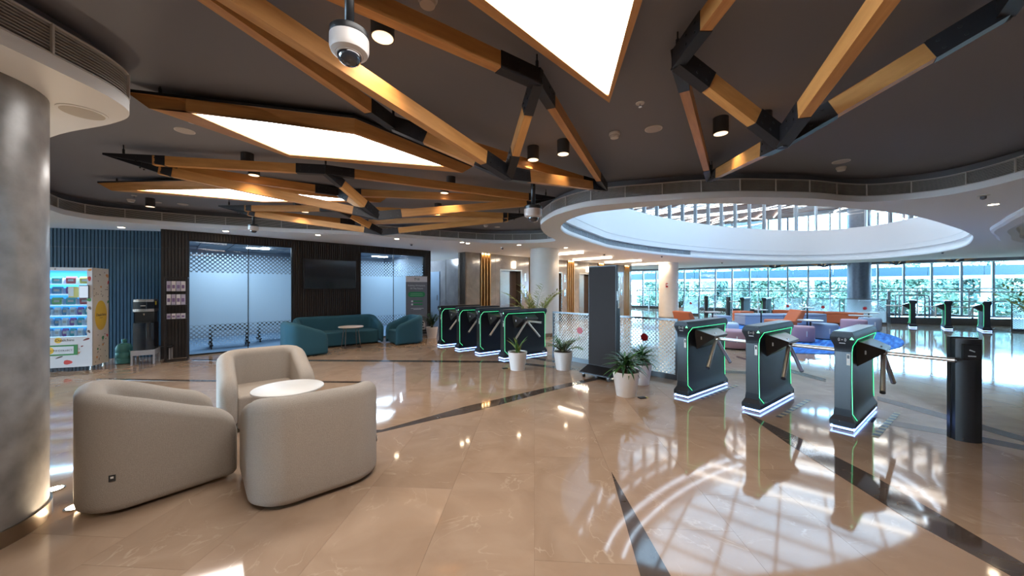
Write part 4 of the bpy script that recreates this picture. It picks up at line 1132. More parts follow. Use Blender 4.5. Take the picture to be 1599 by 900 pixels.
# ---- dotted glass screens
def screen(a, b, h, label, dot, slim=False):
    a = Vector(a); b = Vector(b); d = b - a; L = d.length
    t = thing('glass_screen', label, 'glass screen', (a.x, a.y, 0), math.atan2(d.y, d.x))
    fw = 0.03
    for n_, c, s in (('top_rail', (L / 2, 0, h - fw / 2), (L, 0.035, fw)), ('bottom_rail', (L / 2, 0, 0.04), (L, 0.05, 0.08)), ('post', (fw / 2, 0, h / 2), (fw, 0.036, h)), ('post', (L - fw / 2, 0, h / 2), (fw, 0.036, h))):
        MB().box(c, s).build(n_, M_fr2, t)
    MB().quad((fw, 0, 0.07), (L - fw, 0, 0.07), (L - fw, 0, h - fw), (fw, 0, h - fw), [(0, 0.07), (L, 0.07), (L, h), (0, h)]).build('pane', M_fence, t, fix=False)
    MB().cyl((dot[0] * L, -0.004, dot[1]), (dot[0] * L, -0.008, dot[1]), 0.062, n=28).cyl((dot[0] * L, 0.004, dot[1]), (dot[0] * L, 0.008, dot[1]), 0.062, n=28).build('red_dot', M_red, t)
    return t
M_fr2 = mat('dark steel frame', (0.10, 0.105, 0.11), 0.35, 0.7)
FB = Vector((1.15, 6.88, 0))
def fb(s): return FB + R * s
screen(fb(-0.47), fb(0.62), 0.93, 'white dotted glass screen with a red dot left of the black totem', (0.60, 0.60))
screen(fb(0.66), fb(1.98), 0.93, 'white dotted glass screen with a red dot between the totem and the right turnstiles', (0.60, 0.60))
for t0_, t1_, lab in ((8.15, 7.35, 'far dotted glass screen beside the second pale column'), (4.2, 3.15, 'far dotted glass screen behind the orange bench, leftmost'), (3.02, 1.95, 'far dotted glass screen behind the orange bench, middle'), (1.85, 0.62, 'far dotted glass screen behind the orange bench, next to the potted plant'), (-2.15, -5.2, 'far dotted glass screen at the right edge')):
    screen(fl(t0_, 0.9), fl(t1_, 0.9), 0.98, lab, (0.5, 0.60) if t0_ > 0 else (0.85, 0.6))
# ---- display totem
ka, kb = Vector((1.235, 5.80, 0)), Vector((1.235, 5.80, 0)) + R * 0.50
kc = (ka + kb) / 2
kt = thing('display_totem', 'tall black digital display totem on castors between the dotted screens', 'display', (kc.x, kc.y, 0), ANG_R)
MB().box((0, 0.03, 0.95), (0.50, 0.06, 1.60)).build('cabinet', M_blackg, kt, bevel=0.006)
MB().box((0, -0.002, 0.955), (0.475, 0.006, 1.56)).build('screen', mat('matt led screen', (0.032, 0.026, 0.025), 0.6, spec=0.15), kt)
MB().box((0.10, 0.09, 0.72), (0.30, 0.07, 0.75)).build('rear_box', M_black, kt, bevel=0.01)
MB().box((0.253, 0.03, 1.28), (0.006, 0.03, 0.14)).build('side_handle', M_steel, kt)
MB().add([(-0.27, -0.22, 0.085), (0.27, -0.22, 0.085), (0.27, 0.24, 0.085), (-0.27, 0.24, 0.085), (-0.25, -0.01, 0.17), (0.25, -0.01, 0.17), (0.25, 0.10, 0.17), (-0.25, 0.10, 0.17), (-0.27, -0.22, 0.065), (0.27, -0.22, 0.065), (0.27, 0.24, 0.065), (-0.27, 0.24, 0.065)], [(0, 1, 5, 4), (1, 2, 6, 5), (2, 3, 7, 6), (3, 0, 4, 7), (4, 5, 6, 7), (11, 10, 9, 8), (8, 9, 1, 0), (9, 10, 2, 1), (10, 11, 3, 2), (11, 8, 0, 3)]).build('base', M_black, kt)
for sx in (-1, 1):
    for sy in (-0.17, 0.19):
        cw = MB().cyl((sx * 0.22 - 0.012, sy, 0.025), (sx * 0.22 + 0.012, sy, 0.025), 0.025, n=16).build('castor', M_seam, kt); MB().cyl((sx * 0.22 - 0.013, sy, 0.025), (sx * 0.22 + 0.013, sy, 0.025), 0.012, n=12).box((sx * 0.22, sy, 0.055), (0.035, 0.03, 0.02)).build('fork', M_steel, cw)

# ---- potted plants
def pot_body(t, r=0.165, h=0.31):
    soft(MB().lathe([(r * 0.70, 0.006), (r * 0.72, 0.0), (r * 0.74, 0.012), (r * 0.97, h * 0.86), (r, h * 0.97), (r * 0.99, h), (r * 0.93, h), (r * 0.90, h * 0.9), (r * 0.1, h * 0.88)], n=36).build('pot', M_pot, t))
    soft(MB().lathe([(r * 0.9, h * 0.89), (r * 0.86, h * 0.935), (r * 0.3, h * 0.95)], n=24).build('soil', M_soil, t), 1.5)
def leaf_blade(L, wd, droop, m=7, fold=0.25, tip=1.0):
    """arched blade along +X, starting upright by the caller's rotation"""
    vs = []; fs = []
    for i in range(m + 1):
        u = i / m
        ww = wd * (math.sin(PI * min(1, u * 0.93 + 0.07)) ** 0.7) * (1 - 0.25 * u)
        x = L * u * math.cos(droop * u * 0.5); z = -L * u * math.sin(droop * u * 0.5)
        vs += [(x, -ww / 2, z + fold * ww * 0.5), (x, 0, z), (x, ww / 2, z + fold * ww * 0.5)]
    for i in range(m):
        a = 3 * i
        fs += [(a, a + 3, a + 4, a + 1), (a + 1, a + 4, a + 5, a + 2)]
    return vs, fs
def leaf_mesh(name, L, wd, droop, m, fold=0.25):
    vs, fs = leaf_blade(L, wd, droop, 7, fold)
    me = bpy.data.meshes.new(name); me.from_pydata(vs, [], fs); me.materials.append(m)
    for p in me.polygons: p.use_smooth = True
    return me
def set_leaf(me, t, base, az, el, s, name='leaf', roll=0.0):
    o = bpy.data.objects.new(name, me); C.objects.link(o); o.parent = t
    o.location = base; o.rotation_euler = (roll, -el, az); o.scale = (s, s, s)
    return o
rnd = random.Random(3)
def plant(name, label, x, y, kind, ps=1.0, hp=None):
    t = thing(name, label, 'potted plant', (x, y, 0)); r = 0.165 * ps; h = 0.31 * ps
    pot_body(t, r, h)
    b = Vector((0, 0, h * 0.93))
    if kind == 'sword':
        ms = [leaf_mesh('leaf', 0.36, 0.05, 0.5, M_leafm, 0.5), leaf_mesh('leaf', 0.36, 0.05, 0.7, M_leafy, 0.5)]
        for k in range(13):
            set_leaf(ms[k % 2], t, b + Vector((rnd.uniform(-.04, .04), rnd.uniform(-.03, .03), 0)), k * 2.4, rnd.uniform(0.95, 1.45) if k < 9 else rnd.uniform(.35, .7), rnd.uniform(.65, 1.0) if k < 9 else 0.55)
    elif kind == 'rosette':
        m1 = leaf_mesh('leaf', 0.32, 0.042, 1.3, M_leafd, 0.5); m2 = leaf_mesh('leaf', 0.32, 0.046, 1.1, M_leafm, 0.5)
        for s in range(4):
            c = Vector((rnd.uniform(-.06, .06), rnd.uniform(-.05, .05), 0)); st = b + c
            MB().cyl(st, st + Vector((0, 0, 0.10)), 0.012, 0.009, n=8).build('stem', M_stem, t)
            for k in range(17):
                set_leaf(m1 if k % 3 else m2, t, st + Vector((0, 0, 0.05 + 0.004 * k)), k * 2.4 + s, 0.15 + 1.15 * k / 17, rnd.uniform(.75, 1.0))
    elif kind in ('palm', 'bush', 'tallpalm'):
        nfr, Lf, sp = {'palm': (24, 0.36, 0.10), 'bush': (16, 0.46, 0.085), 'tallpalm': (15, 1.25, 0.22)}[kind]
        mm = M_leafd if kind == 'bush' else (M_leafm if kind == 'palm' else M_leafy)
        for k in range(nfr):
            az = k * 2.4; el = {'palm': rnd.uniform(0.5, 1.35), 'bush': rnd.uniform(1.05, 1.5), 'tallpalm': rnd.uniform(1.15, 1.5)}[kind]
            L = Lf * rnd.uniform(.75, 1.1); pts = []
            for i in range(9):
                u = i / 8; e = el - (0.9 if kind == 'tallpalm' else 0.7) * u * u * (1.6 - el * .6)
                if i == 0: p = b + Vector((rnd.uniform(-.03, .03), rnd.uniform(-.03, .03), 0))
                else: p = pts[-1] + Vector((math.cos(az) * math.cos(e), math.sin(az) * math.cos(e), math.sin(e))) * (L / 8)
                pts.append(p)
            fr_ = MB().tube(pts, [0.006 - 0.0005 * i for i in range(9)], 5).build('frond', M_stem if kind != 'tallpalm' else M_leafm, t, smooth=True)
            lm = MB()
            nl = 9 if kind != 'tallpalm' else 15
            for i in range(nl):
                u = 0.2 + 0.8 * i / (nl - 1); q = u * 8; a = int(min(7, q)); p = pts[a].lerp(pts[a + 1], q - a); d = (pts[a + 1] - pts[a]).normalized()
                side = d.cross(Vector((0, 0, 1))).normalized()
                for s in (-1, 1):
                    ll = sp * (1.1 - 0.5 * abs(u - 0.5)) * rnd.uniform(.85, 1.1); ld_ = (side * s * 0.8 + d * 0.6 + Vector((0, 0, rnd.uniform(-.3, .15)))).normalized()
                    wv = ld_.cross(Vector((0, 0, 1))).normalized() * ((0.012 if kind != 'bush' else 0.026) * (1 if kind != 'tallpalm' else 1.5))
                    lm.add([p, p + ld_ * ll * .45 + wv, p + ld_ * ll, p + ld_ * ll * .45 - wv], [(0, 1, 2, 3)])
            stuff(lm.build('leaflets', mm, fr_, fix=False))
    return t
def fplant(px, py, *a, **k):
    p = F(px, py); return plant('potted_plant', a[0], p.x, p.y, *a[1:], **k)
fplant(808.7, 577.5, 'white pot with upright sword leaves in front of the left turnstiles', 'sword')
fplant(880, 577, 'white pot with a small feathery palm before the dotted screen', 'palm')
fplant(978, 617.5, 'white pot with a dark spiky rosette plant in front of the black totem', 'rosette', ps=1.02)
fplant(1001, 599.5, 'white pot half hidden behind the spiky plant by the black totem', 'rosette', ps=0.95)
fplant(675, 528, 'white pot with a dense upright bush beside the last left turnstile', 'bush')
fplant(836, 537, 'tall yellowish palm behind the left turnstiles before the pale column', 'tallpalm')
fplant(1062, 492, 'white pot with a leafy plant by the second pale column', 'bush', ps=1.2)
fplant(1373, 504.5, 'white pot with a spiky plant next to the far dotted screen', 'rosette', ps=1.5)
fplant(1640, 560, 'palm at the right edge with fronds reaching into the picture', 'tallpalm', ps=1.1)
# ================================================================== LEFT WALL THINGS
# ---- vending machine
vd = Vector((0.93, 0.37, 0)).normalized(); vr = math.atan2(vd.y, vd.x)
VFR = Vector((-7.165, 6.13, 0)); VW, VD, VH = 1.0, 0.40, 1.745
vc = VFR - vd * (VW / 2)
vm = thing('vending_machine', 'lit snack vending machine with food print and a yellow oval, behind the grey column', 'vending machine', (vc.x, vc.y, 0), vr)
M_vprint = mat('white printed panel', (0.62, 0.60, 0.60), 0.4)
M_vside = mat('cream printed side', (0.66, 0.56, 0.45), 0.45)
M_vblue = mat('blue lit liner', (0.04, 0.30, 0.62), 0.4, emit=(0.05, 0.40, 0.95), es=0.85)
x0, x1 = -VW / 2, VW / 2
wx0, wx1, wz0, wz1 = -0.42, 0.435, 0.575, 1.69
m_ = MB().box((x1 - 0.01, VD / 2, (0.07 + VH) / 2), (0.02, VD, VH - 0.07)); m_.build('side_panel', M_vside, vm)
MB().box((x0 + 0.01, VD / 2, (0.07 + VH) / 2), (0.02, VD, VH - 0.07)).build('side_panel', M_vside, vm)
MB().box((0, VD / 2, VH - 0.012), (VW - 0.04, VD, 0.024)).build('top_panel', M_vprint, vm); MB().box((0, VD / 2, 0.085), (VW - 0.04, VD, 0.03)).build('bottom_panel', M_vprint, vm)
MB().box((0, VD - 0.012, 0.91), (VW - 0.04, 0.02, VH - 0.12)).build('back_liner', M_vblue, vm)
fp = MB()
for a, b, c, d in ((x0, x1, 0.07, wz0), (x0, x1, wz1, VH), (x0, wx0, wz0, wz1), (wx1, x1, wz0, wz1)): fp.box(((a + b) / 2, 0.0, (c + d) / 2), (b - a, 0.03, d - c))
fpo = fp.build('front_panel', M_vprint, vm)
MB().box(((wx0 + wx1) / 2, 0.0, (wz0 + wz1) / 2), (wx1 - wx0, 0.006, wz1 - wz0)).build('window_pane', M_glass, vm)
SH = [1.476, 1.302, 1.122, 0.944, 0.763, 0.585]
for z in SH:
    MB().box(((wx0 + wx1) / 2, 0.16, z - 0.012), (wx1 - wx0, 0.26, 0.014)).build('shelf', mat('white shelf', (0.75, 0.85, 0.95), 0.4), vm)
    MB().box(((wx0 + wx1) / 2, 0.035, z - 0.012), (wx1 - wx0, 0.008, 0.018)).build('shelf_light', emis('shelf led', (0.50, 0.78, 1.0), 3.4), vm)
for sx in (-0.46, 0.46):
    for sy in (0.04, VD - 0.05): MB().cyl((sx, sy, 0), (sx, sy, 0.075), 0.018, 0.012, n=10).build('foot', M_steel, vm)
ld = bpy.data.lights.new('cabinet_lamp', 'AREA'); ld.shape = 'RECTANGLE'; ld.size = 0.8; ld.size_y = 0.05; ld.energy = 9; ld.color = (0.55, 0.82, 1.0)
lo = bpy.data.objects.new('cabinet_lamp', ld); C.objects.link(lo); lo.parent = vm; lo.location = (0, 0.12, 1.68)
tb_ = MB().box((0.405, -0.026, 1.335), (0.125, 0.016, 0.225)).build('tablet', M_blackg, vm, bevel=0.004); MB().box((0.405, -0.0355, 1.335), (0.108, 0.002, 0.20)).build('tablet_screen', mat('tablet screen', (0.1, 0.1, 0.1), 0.3, emit=(0.72, 0.84, 1.0), es=0.55), tb_)
nt_ = MB().box((0.27, -0.008, 1.33), (0.135, 0.002, 0.18)).build('notice', mat('notice yellow', (0.62, 0.60, 0.18), 0.5), vm)
MB().box((0.235, -0.0100, 1.335), (0.065, 0.002, 0.15)).build('notice_print', mat('notice white', (0.6, 0.68, 0.7), 0.5), nt_)
M_ink = mat('dark brown ink', (0.05, 0.03, 0.025), 0.5); M_yel = mat('golden yellow print', (0.72, 0.42, 0.015), 0.5); M_grn = mat('green print', (0.03, 0.19, 0.045), 0.5)
MB().cyl((0.085, -0.0155, 0.525), (0.085, -0.0165, 0.525), 0.045, n=24).build('logo_spot', M_yel, vm)
text_mesh('lettering', 'Daalchini', 0.062, M_ink, vm, face_front(0.165, -0.0175, 0.525), sx=1.0)
MB().box((0.09, -0.018, 0.36), (0.46, 0.006, 0.175)).build('collect_sign', M_grn, vm); MB().box((0.075, -0.022, 0.36), (0.40, 0.003, 0.125)).build('collect_board', mat('collect white', (0.62, 0.62, 0.62), 0.5), vm)
MB().cyl((-0.02, -0.0236, 0.36), (-0.02, -0.0246, 0.36), 0.06, n=24).build('collect_spot', M_yel, vm)
text_mesh('lettering', 'PUSH TO COLLECT', 0.040, M_ink, vm, face_front(0.09, -0.0255, 0.355))
sd = Matrix.Translation((x1 + 0.0035, VD / 2, 0.93)) @ Matrix.Rotation(PI / 2, 4, 'Z') @ Matrix.Rotation(PI / 2, 4, 'X')
ov = MB().add([(x1 + 0.0015, VD / 2 + 0.15 * math.cos(a * PI / 16), 0.92 + 0.26 * math.sin(a * PI / 16)) for a in range(32)] + [(x1 + 0.0003, VD / 2 + 0.15 * math.cos(a * PI / 16), 0.92 + 0.26 * math.sin(a * PI / 16)) for a in range(32)], [tuple(range(32)), tuple(range(63, 31, -1))] + [(k, 32 + k, 32 + (k + 1) % 32, (k + 1) % 32) for k in range(32)]).build('yellow_oval', M_yel, vm)
text_mesh('lettering', 'Daalchini', 0.066, M_ink, vm, sd)
MB().box((x1 + 0.002, VD / 2, 0.875), (0.001, 0.08, 0.006)).build('lettering_line', M_ink, vm)
# printed food: flat shapes
rv = random.Random(5)
def blob(m_, o, u, v, a, b, n, ang):
    pts = []
    for k in range(n):
        t = 2 * PI * k / n; q = 1 + 0.12 * math.sin(3 * t + u * 40)
        pu, pv = a * math.cos(t) * q, b * math.sin(t) * q
        pts.append(o + u_ * (u + pu * math.cos(ang) - pv * math.sin(ang)) + v_ * (v + pu * math.sin(ang) + pv * math.cos(ang)))
    m_.add(pts, [tuple(range(n))])
M_ptom = mat('tomato print', (0.50, 0.03, 0.02), 0.5); M_pdark = mat('seed print', (0.09, 0.05, 0.04), 0.5); M_pora = mat('spice print', (0.62, 0.24, 0.05), 0.5); M_pdred = mat('date print', (0.20, 0.03, 0.02), 0.5)
v_ = Vector((0, 0, 1))
for nm, mt, spec in (('printed_seeds', M_pdark, [(rv.uniform(.02, .38), rv.choice([rv.uniform(.12, .6), rv.uniform(1.22, 1.7)]), .008, .013) for _ in range(34)]), ('printed_spice', M_pora, [(.2, 1.42, .02, .022), (.36, 1.62, .03, .04), (.25, .4, .02, .022), (.1, .2, .02, .02)]), ('printed_tomatoes', M_ptom, [(.385, 1.5, .018, .04), (.36, .55, .02, .03)]), ('printed_leaves', M_grn, [(.38, 1.15, .02, .03), (.25, .52, .035, .03), (.12, .34, .02, .02)])):
    m_ = MB(); u_ = Vector((0, 1, 0))
    for s in spec: blob(m_, Vector((x1 + 0.001, 0, 0)), s[0], s[1], s[2], s[3], 9, rv.uniform(0, 3))
    stuff(m_.build(nm, mt, vm, fix=False))
for nm, mt, spec in (('printed_tomatoes', M_ptom, [(.20, .155, .055, .038), (.465, 1.56, .022, .04)]), ('printed_leaves', M_grn, [(-.06, .165, .05, .032), (-.3, .2, .05, .04), (.462, 1.2, .03, .03)]), ('printed_dates', M_pdred, [(.43, .53, .045, .016), (.375, .415, .018, .010)]), ('printed_seeds', M_pdark, [(.34, .37, .006, .008), (.34, .30, .006, .008), (.1, .245, .05, .012), (-.2, 1.72, .01, .008), (.05, 1.715, .012, .008), (.47, 1.06, .02, .03), (.46, .66, .016, .03)]), ('printed_spice', M_pora, [(.32, .305, .045, .006), (.29, .34, .035, .006), (.47, 1.71, .03, .02)])):
    m_ = MB(); u_ = Vector((1, 0, 0))
    for s in spec: blob(m_, Vector((0, -0.0165, 0)), s[0], s[1], s[2], s[3], 11, 0.4 if nm != 'printed_tomatoes' else 0)
    stuff(m_.build(nm, mt, vm, fix=False))
m_ = MB().tube([(0.2, 0.2, VH), (0.25, 0.2, VH + 0.04), (0.32, 0.22, VH + 0.015), (0.36, 0.2, VH + 0.05), (0.42, 0.24, VH + 0.005)], 0.004, 6); m_.build('loose_cable', M_black, vm)
# goods on the shelves
cols = [(0.75, 0.82, 0.9), (0.12, 0.35, 0.6), (0.5, 0.1, 0.12), (0.25, 0.5, 0.2), (0.3, 0.12, 0.4), (0.65, 0.5, 0.12), (0.08, 0.42, 0.5)]
pm_ = [mat('pack film %d' % k, c, 0.35) for k, c in enumerate(cols)]
def pack_mesh(w_, h_, d_):
    vs = []; n = 5
    for i in range(n):
        v = i / (n - 1); q = math.sin(PI * v) ** 0.6
        for sx, sy in ((-1, -1), (1, -1), (1, 1), (-1, 1)): vs.append((sx * w_ / 2 * (0.92 + 0.08 * (1 - q)), sy * d_ / 2 * max(q, 0.06), h_ * v))
    fs = [(4 * i + k, 4 * i + (k + 1) % 4, 4 * i + 4 + (k + 1) % 4, 4 * i + 4 + k) for i in range(n - 1) for k in range(4)] + [(3, 2, 1, 0), tuple(range(4 * n - 4, 4 * n))]
    return MB().add(vs, fs)
rows = ('top', 'second', 'third', 'fourth', 'fifth', 'lowest')
Mv = Matrix.Translation(vc) @ Matrix.Rotation(vr, 4, 'Z')
packs = {}
for s, z in enumerate(SH):
    npk = 5 if s < 3 else 9
    w_ = 0.85 / npk
    for k in range(npk):
        cx = wx0 + 0.01 + w_ * (k + 0.5); hh = 0.125 if s < 3 else 0.135
        ci = (k * 3 + s * 2) % 7 if s < 3 else (0, 1, 0, 4, 6, 0, 1)[(k + s) % 7]
        key = (s < 3, ci)
        if key not in packs: packs[key] = pack_mesh(w_ * 0.78, hh, 0.05 if s < 3 else 0.045).build('snack_pack', pm_[ci]); o = packs[key]
        else: o = bpy.data.objects.new('snack_pack', packs[key].data); C.objects.link(o)
        o.location = Mv @ Vector((cx, 0.10, z - 0.0045)); o.rotation_euler = (0, 0, vr)
        tag(o, 'snack packet on the %s vending machine shelf, %s from the right' % (rows[s], ('first', 'second', 'third', 'fourth', 'fifth', 'sixth', 'seventh', 'eighth', 'ninth')[npk - 1 - k]), 'snack packet', 'packets on the %s vending shelf' % rows[s])
        sp_ = MB().box((0, -0.027 if s < 3 else -0.0245, hh * 0.5), (w_ * 0.4, 0.002, hh * 0.3)).build('pack_label', M_vprint, o)
    for k in range(npk + 1):
        cx = wx0 + 0.01 + w_ * k
        MB().box((cx, 0.11, z + 0.045), (0.008, 0.14, 0.10)).build('divider', MATS['white shelf'], vm)
# ---- water bottle
wb = thing('water_bottle', 'large empty blue green water bottle on the floor beside the vending machine', 'water bottle', (-7.215, 6.67, 0))
M_bot = mat('blue green polycarbonate', (0.16, 0.46, 0.43), 0.08); M_bot.node_tree.nodes['Principled BSDF'].inputs['Transmission Weight'].default_value = 0.55; M_bot.node_tree.nodes['Principled BSDF'].inputs['IOR'].default_value = 1.15
soft(MB().lathe([(0.10, 0), (0.115, 0.012), (0.118, 0.09), (0.110, 0.10), (0.118, 0.11), (0.118, 0.20), (0.110, 0.21), (0.118, 0.22), (0.118, 0.30), (0.09, 0.355), (0.035, 0.375), (0.03, 0.41)], n=28).build('body', M_bot, wb))
soft(MB().lathe([(0.034, 0.405), (0.036, 0.415), (0.036, 0.445), (0.03, 0.45)], n=20).build('cap', mat('green cap', (0.05, 0.26, 0.24), 0.4), wb))
MB().tube([(0.115, -0.02, 0.24), (0.15, -0.03, 0.23), (0.15, -0.03, 0.13), (0.115, -0.02, 0.12)], 0.012, 8).build('handle', M_bot, wb)
# ---- water dispenser on a grey stand
dv = Vector((0.85, 0.52, 0)).normalized(); dr = math.atan2(dv.y, dv.x)
ds = thing('dispenser_stand', 'low grey steel stand under the black water dispenser', 'stand', (-6.82, 6.68, 0), dr)
M_stand = mat('grey stand paint', (0.33, 0.32, 0.33), 0.45)
MB().box((0, 0, 0.215), (0.32, 0.32, 0.09)).build('top', M_stand, ds)
for sx in (-1, 1):
    for sy in (-1, 1): MB().box((sx * 0.147, sy * 0.147, 0.085), (0.026, 0.026, 0.17)).build('leg', M_stand, ds)
wd_ = thing('water_dispenser', 'glossy black water dispenser with a silver band left of the brochure rack', 'water dispenser', (-6.82, 6.68, 0.26), dr)
M_gl = mat('gloss black front', (0.006, 0.009, 0.016), 0.08, spec=0.4)
prf = [(-0.14 + 0.28 * k / 10, -0.12 - 0.03 * math.sin(PI * k / 10)) for k in range(11)] + [(0.14, 0.14), (-0.14, 0.14)]
def dsec(n_, z0, z1, mt, s=1.0, dy=0.0): return soft(MB().prism([(x * s, y * s + dy) for x, y in prf], z0, z1).build(n_, mt, wd_), 0.5)
dsec('lower_cabinet', 0.0, 0.50, M_gl); dsec('silver_band', 0.705, 0.755, M_steel, 1.01); dsec('head', 0.755, 0.885, M_gl); dsec('top_tray', 0.885, 0.93, M_steel, 0.98)
MB().box((0, 0.03, 0.6025), (0.26, 0.2, 0.205)).build('tap_recess', M_blackg, wd_); 
MB().cyl((0, -0.09, 0.67), (0, -0.09, 0.635), 0.012, 0.008, n=10).build('tap', M_steel, wd_)
MB().box((0, -0.135, 0.508), (0.2, 0.06, 0.012)).build('drip_tray', M_black, wd_); MB().box((0, -0.152, 0.815), (0.07, 0.003, 0.012)).build('badge', M_icon, wd_)
MB().box((0.142, -0.02, 0.86), (0.003, 0.05, 0.07)).build('warning_label', mat('yellow label', (0.6, 0.5, 0.02), 0.5), wd_)
bp_ = thing('step_stool', 'small dark step with grey legs behind the water dispenser', 'stool', (-6.80, 7.02, 0), dr)
MB().box((0, 0, 0.245), (0.22, 0.2, 0.03)).build('top', M_black, bp_)
for sx in (-1, 1):
    for sy in (-1, 1): MB().box((sx * 0.09, sy * 0.08, 0.115), (0.022, 0.022, 0.23)).build('leg', M_stand, bp_)
# ---- brochure rack
rd = Vector((0.80, 0.60, 0)).normalized(); rr_ = math.atan2(rd.y, rd.x)
rk = thing('brochure_rack', 'tall open black metal rack with three shelves beside the glass room', 'rack', (-6.46, 6.91, 0), rr_)
M_rk = mat('brown black rack', (0.022, 0.017, 0.016), 0.4, 0.3)
RW, RD, RH = 0.34, 0.20, 1.61
for sx in (-1, 1):
    for sy in (-1, 1): MB().box((sx * (RW / 2 - 0.01), sy * (RD / 2 - 0.01), RH / 2), (0.02, 0.02, RH)).build('upright', M_rk, rk)
for z in (0.01, RH - 0.01):
    for sy in (-1, 1): MB().box((0, sy * (RD / 2 - 0.01), z), (RW - 0.04, 0.02, 0.02)).build('cross_bar', M_rk, rk)
    for sx in (-1, 1): MB().box((sx * (RW / 2 - 0.01), 0, z), (0.02, RD - 0.04, 0.02)).build('cross_bar', M_rk, rk)
RS = (1.34, 1.08, 0.81)
for z in RS: MB().box((0, 0, z - 0.01), (RW - 0.03, RD - 0.02, 0.018)).build('shelf', M_rk, rk)
Mr = Matrix.Translation((-6.46, 6.91, 0)) @ Matrix.Rotation(rr_, 4, 'Z')
M_box = [mat('lilac carton', (0.42, 0.38, 0.48), 0.5), mat('white carton', (0.62, 0.58, 0.60), 0.5)]
for s, (z, hh) in enumerate(zip(RS, (0.19, 0.20, 0.10))):
    for k in range(4):
        o = MB().box((0, 0, hh / 2), (0.058, 0.06, hh if not (s == 0 and k == 3) else hh * 0.75) if not (s == 0 and k == 3) else (0.058, 0.06, hh)).build('carton', M_box[(k + s) % 2], bevel=0.002)
        o.location = Mr @ Vector((-0.105 + k * 0.067, -0.03, z)); o.rotation_euler = (0, 0, rr_)
        tag(o, 'slim pale carton on the %s shelf of the black rack, %s' % (('top', 'middle', 'lower')[s], ('leftmost', 'second from the left', 'third from the left', 'rightmost')[k]), 'carton', 'cartons on the %s rack shelf' % ('top', 'middle', 'lower')[s])
        MB().box((0, -0.0305, hh * 0.45), (0.04, 0.001, hh * 0.35)).build('carton_print', mat('purple print', (0.16, 0.10, 0.22), 0.5), o)
# ---- wall screen
tv = thing('wall_screen', 'large black flat wall screen above the teal sofa', 'television', wp(2.695, 1.7425, -0.05), ANG_N)
MB().box((0, 0, 0), (1.25, 0.045, 0.755)).build('bezel', M_blackg, tv, bevel=0.005); MB().box((0, -0.0235, 0.005), (1.22, 0.003, 0.715)).build('screen', mat('dark glass screen', (0.018, 0.02, 0.027), 0.1, spec=0.9), tv)
MB().box((0, 0.034, 0), (0.5, 0.024, 0.3)).build('wall_bracket', M_black, tv)
# ---- roll-up banner
bd = Vector((0.92, 0.40, 0)).normalized(); br = math.atan2(bd.y, bd.x)
bn = thing('rollup_banner', 'grey roll-up banner reading Enabling Workplaces Of The Future beside the potted bush', 'banner', (-2.74, 10.30, 0), br)
BWD = 0.60
MB().box((0, 0.03, 0.04), (BWD + 0.06, 0.10, 0.08)).build('cassette', M_steel, bn, bevel=0.01)
MB().box((0, 0, 0.93), (BWD, 0.004, 1.60)).build('sheet', mat('grey blue print', (0.15, 0.155, 0.185), 0.5, noise=0.25, nscale=2), bn)
MB().box((0, -0.003, 1.65), (BWD, 0.002, 0.155)).build('header_print', mat('pale header', (0.66, 0.64, 0.66), 0.5), bn)
MB().box((0, 0.0, 1.735), (BWD + 0.01, 0.018, 0.016)).build('top_bar', M_steel, bn)
MB().cyl((0, 0.02, 0.08), (0, 0.02, 1.73), 0.008, n=8).build('pole', M_steel, bn)
M_bw = mat('banner white', (0.66, 0.66, 0.68), 0.5); M_bg = mat('banner green', (0.02, 0.24, 0.09), 0.5)
text_mesh('lettering', 'Enabling Workplaces', 0.058, M_bw, bn, face_front(0, -0.004, 1.47)); text_mesh('lettering', 'Of The Future', 0.062, M_bw, bn, face_front(0, -0.004, 1.385))
def pill(n_, w_, h_, z, mt, x=0.0):
    r = h_ / 2; pts = [(x + w_ / 2 - r + r * math.cos(a), z + r * math.sin(a)) for a in [-PI / 2 + PI * k / 10 for k in range(11)]] + [(x - w_ / 2 + r + r * math.cos(a), z + r * math.sin(a)) for a in [PI / 2 + PI * k / 10 for k in range(11)]]
    n = len(pts); MB().add([(a, -0.0045, b) for a, b in pts] + [(a, -0.0021, b) for a, b in pts], [tuple(range(n)), tuple(range(2 * n - 1, n - 1, -1))] + [(k, n + k, n + (k + 1) % n, (k + 1) % n) for k in range(n)]).build(n_, mt, bn)
pill('green_pill', 0.48, 0.15, 1.215, M_bg)
for z, w_ in ((1.235, 0.34), (1.19, 0.36)): MB().box((0, -0.0055, z), (w_, 0.002, 0.014)).build('small_print', mat('pale green print', (0.2, 0.42, 0.26), 0.5), bn)
for z in (1.02, 0.93):
    pill('green_line', 0.28, 0.04, z, M_bg, 0.03); MB().cyl((-0.125, -0.004, z), (-0.125, -0.0065, z), 0.028, n=16).build('bullet', M_bw, bn)
for z, w_ in ((0.815, 0.36), (0.785, 0.22)): MB().box((0.02, -0.004, z), (w_, 0.002, 0.012)).build('small_print', M_bw, bn)
MB().add([(-0.055, -0.0055, 1.615), (-0.06, -0.0055, 1.69), (-0.005, -0.0055, 1.69), (-0.005, -0.0055, 1.63), (-0.02, -0.0055, 1.63), (-0.02, -0.0055, 1.675), (-0.045, -0.0055, 1.675), (-0.04, -0.0055, 1.615)], [tuple(range(8))]).build('logo', mat('logo green', (0.06, 0.16, 0.12), 0.5), bn, fix=False)
for z in (1.678, 1.652, 1.63): MB().box((0.05, -0.005, z), (0.07, 0.002, 0.012)).build('logo_print', MATS['logo green'], bn)
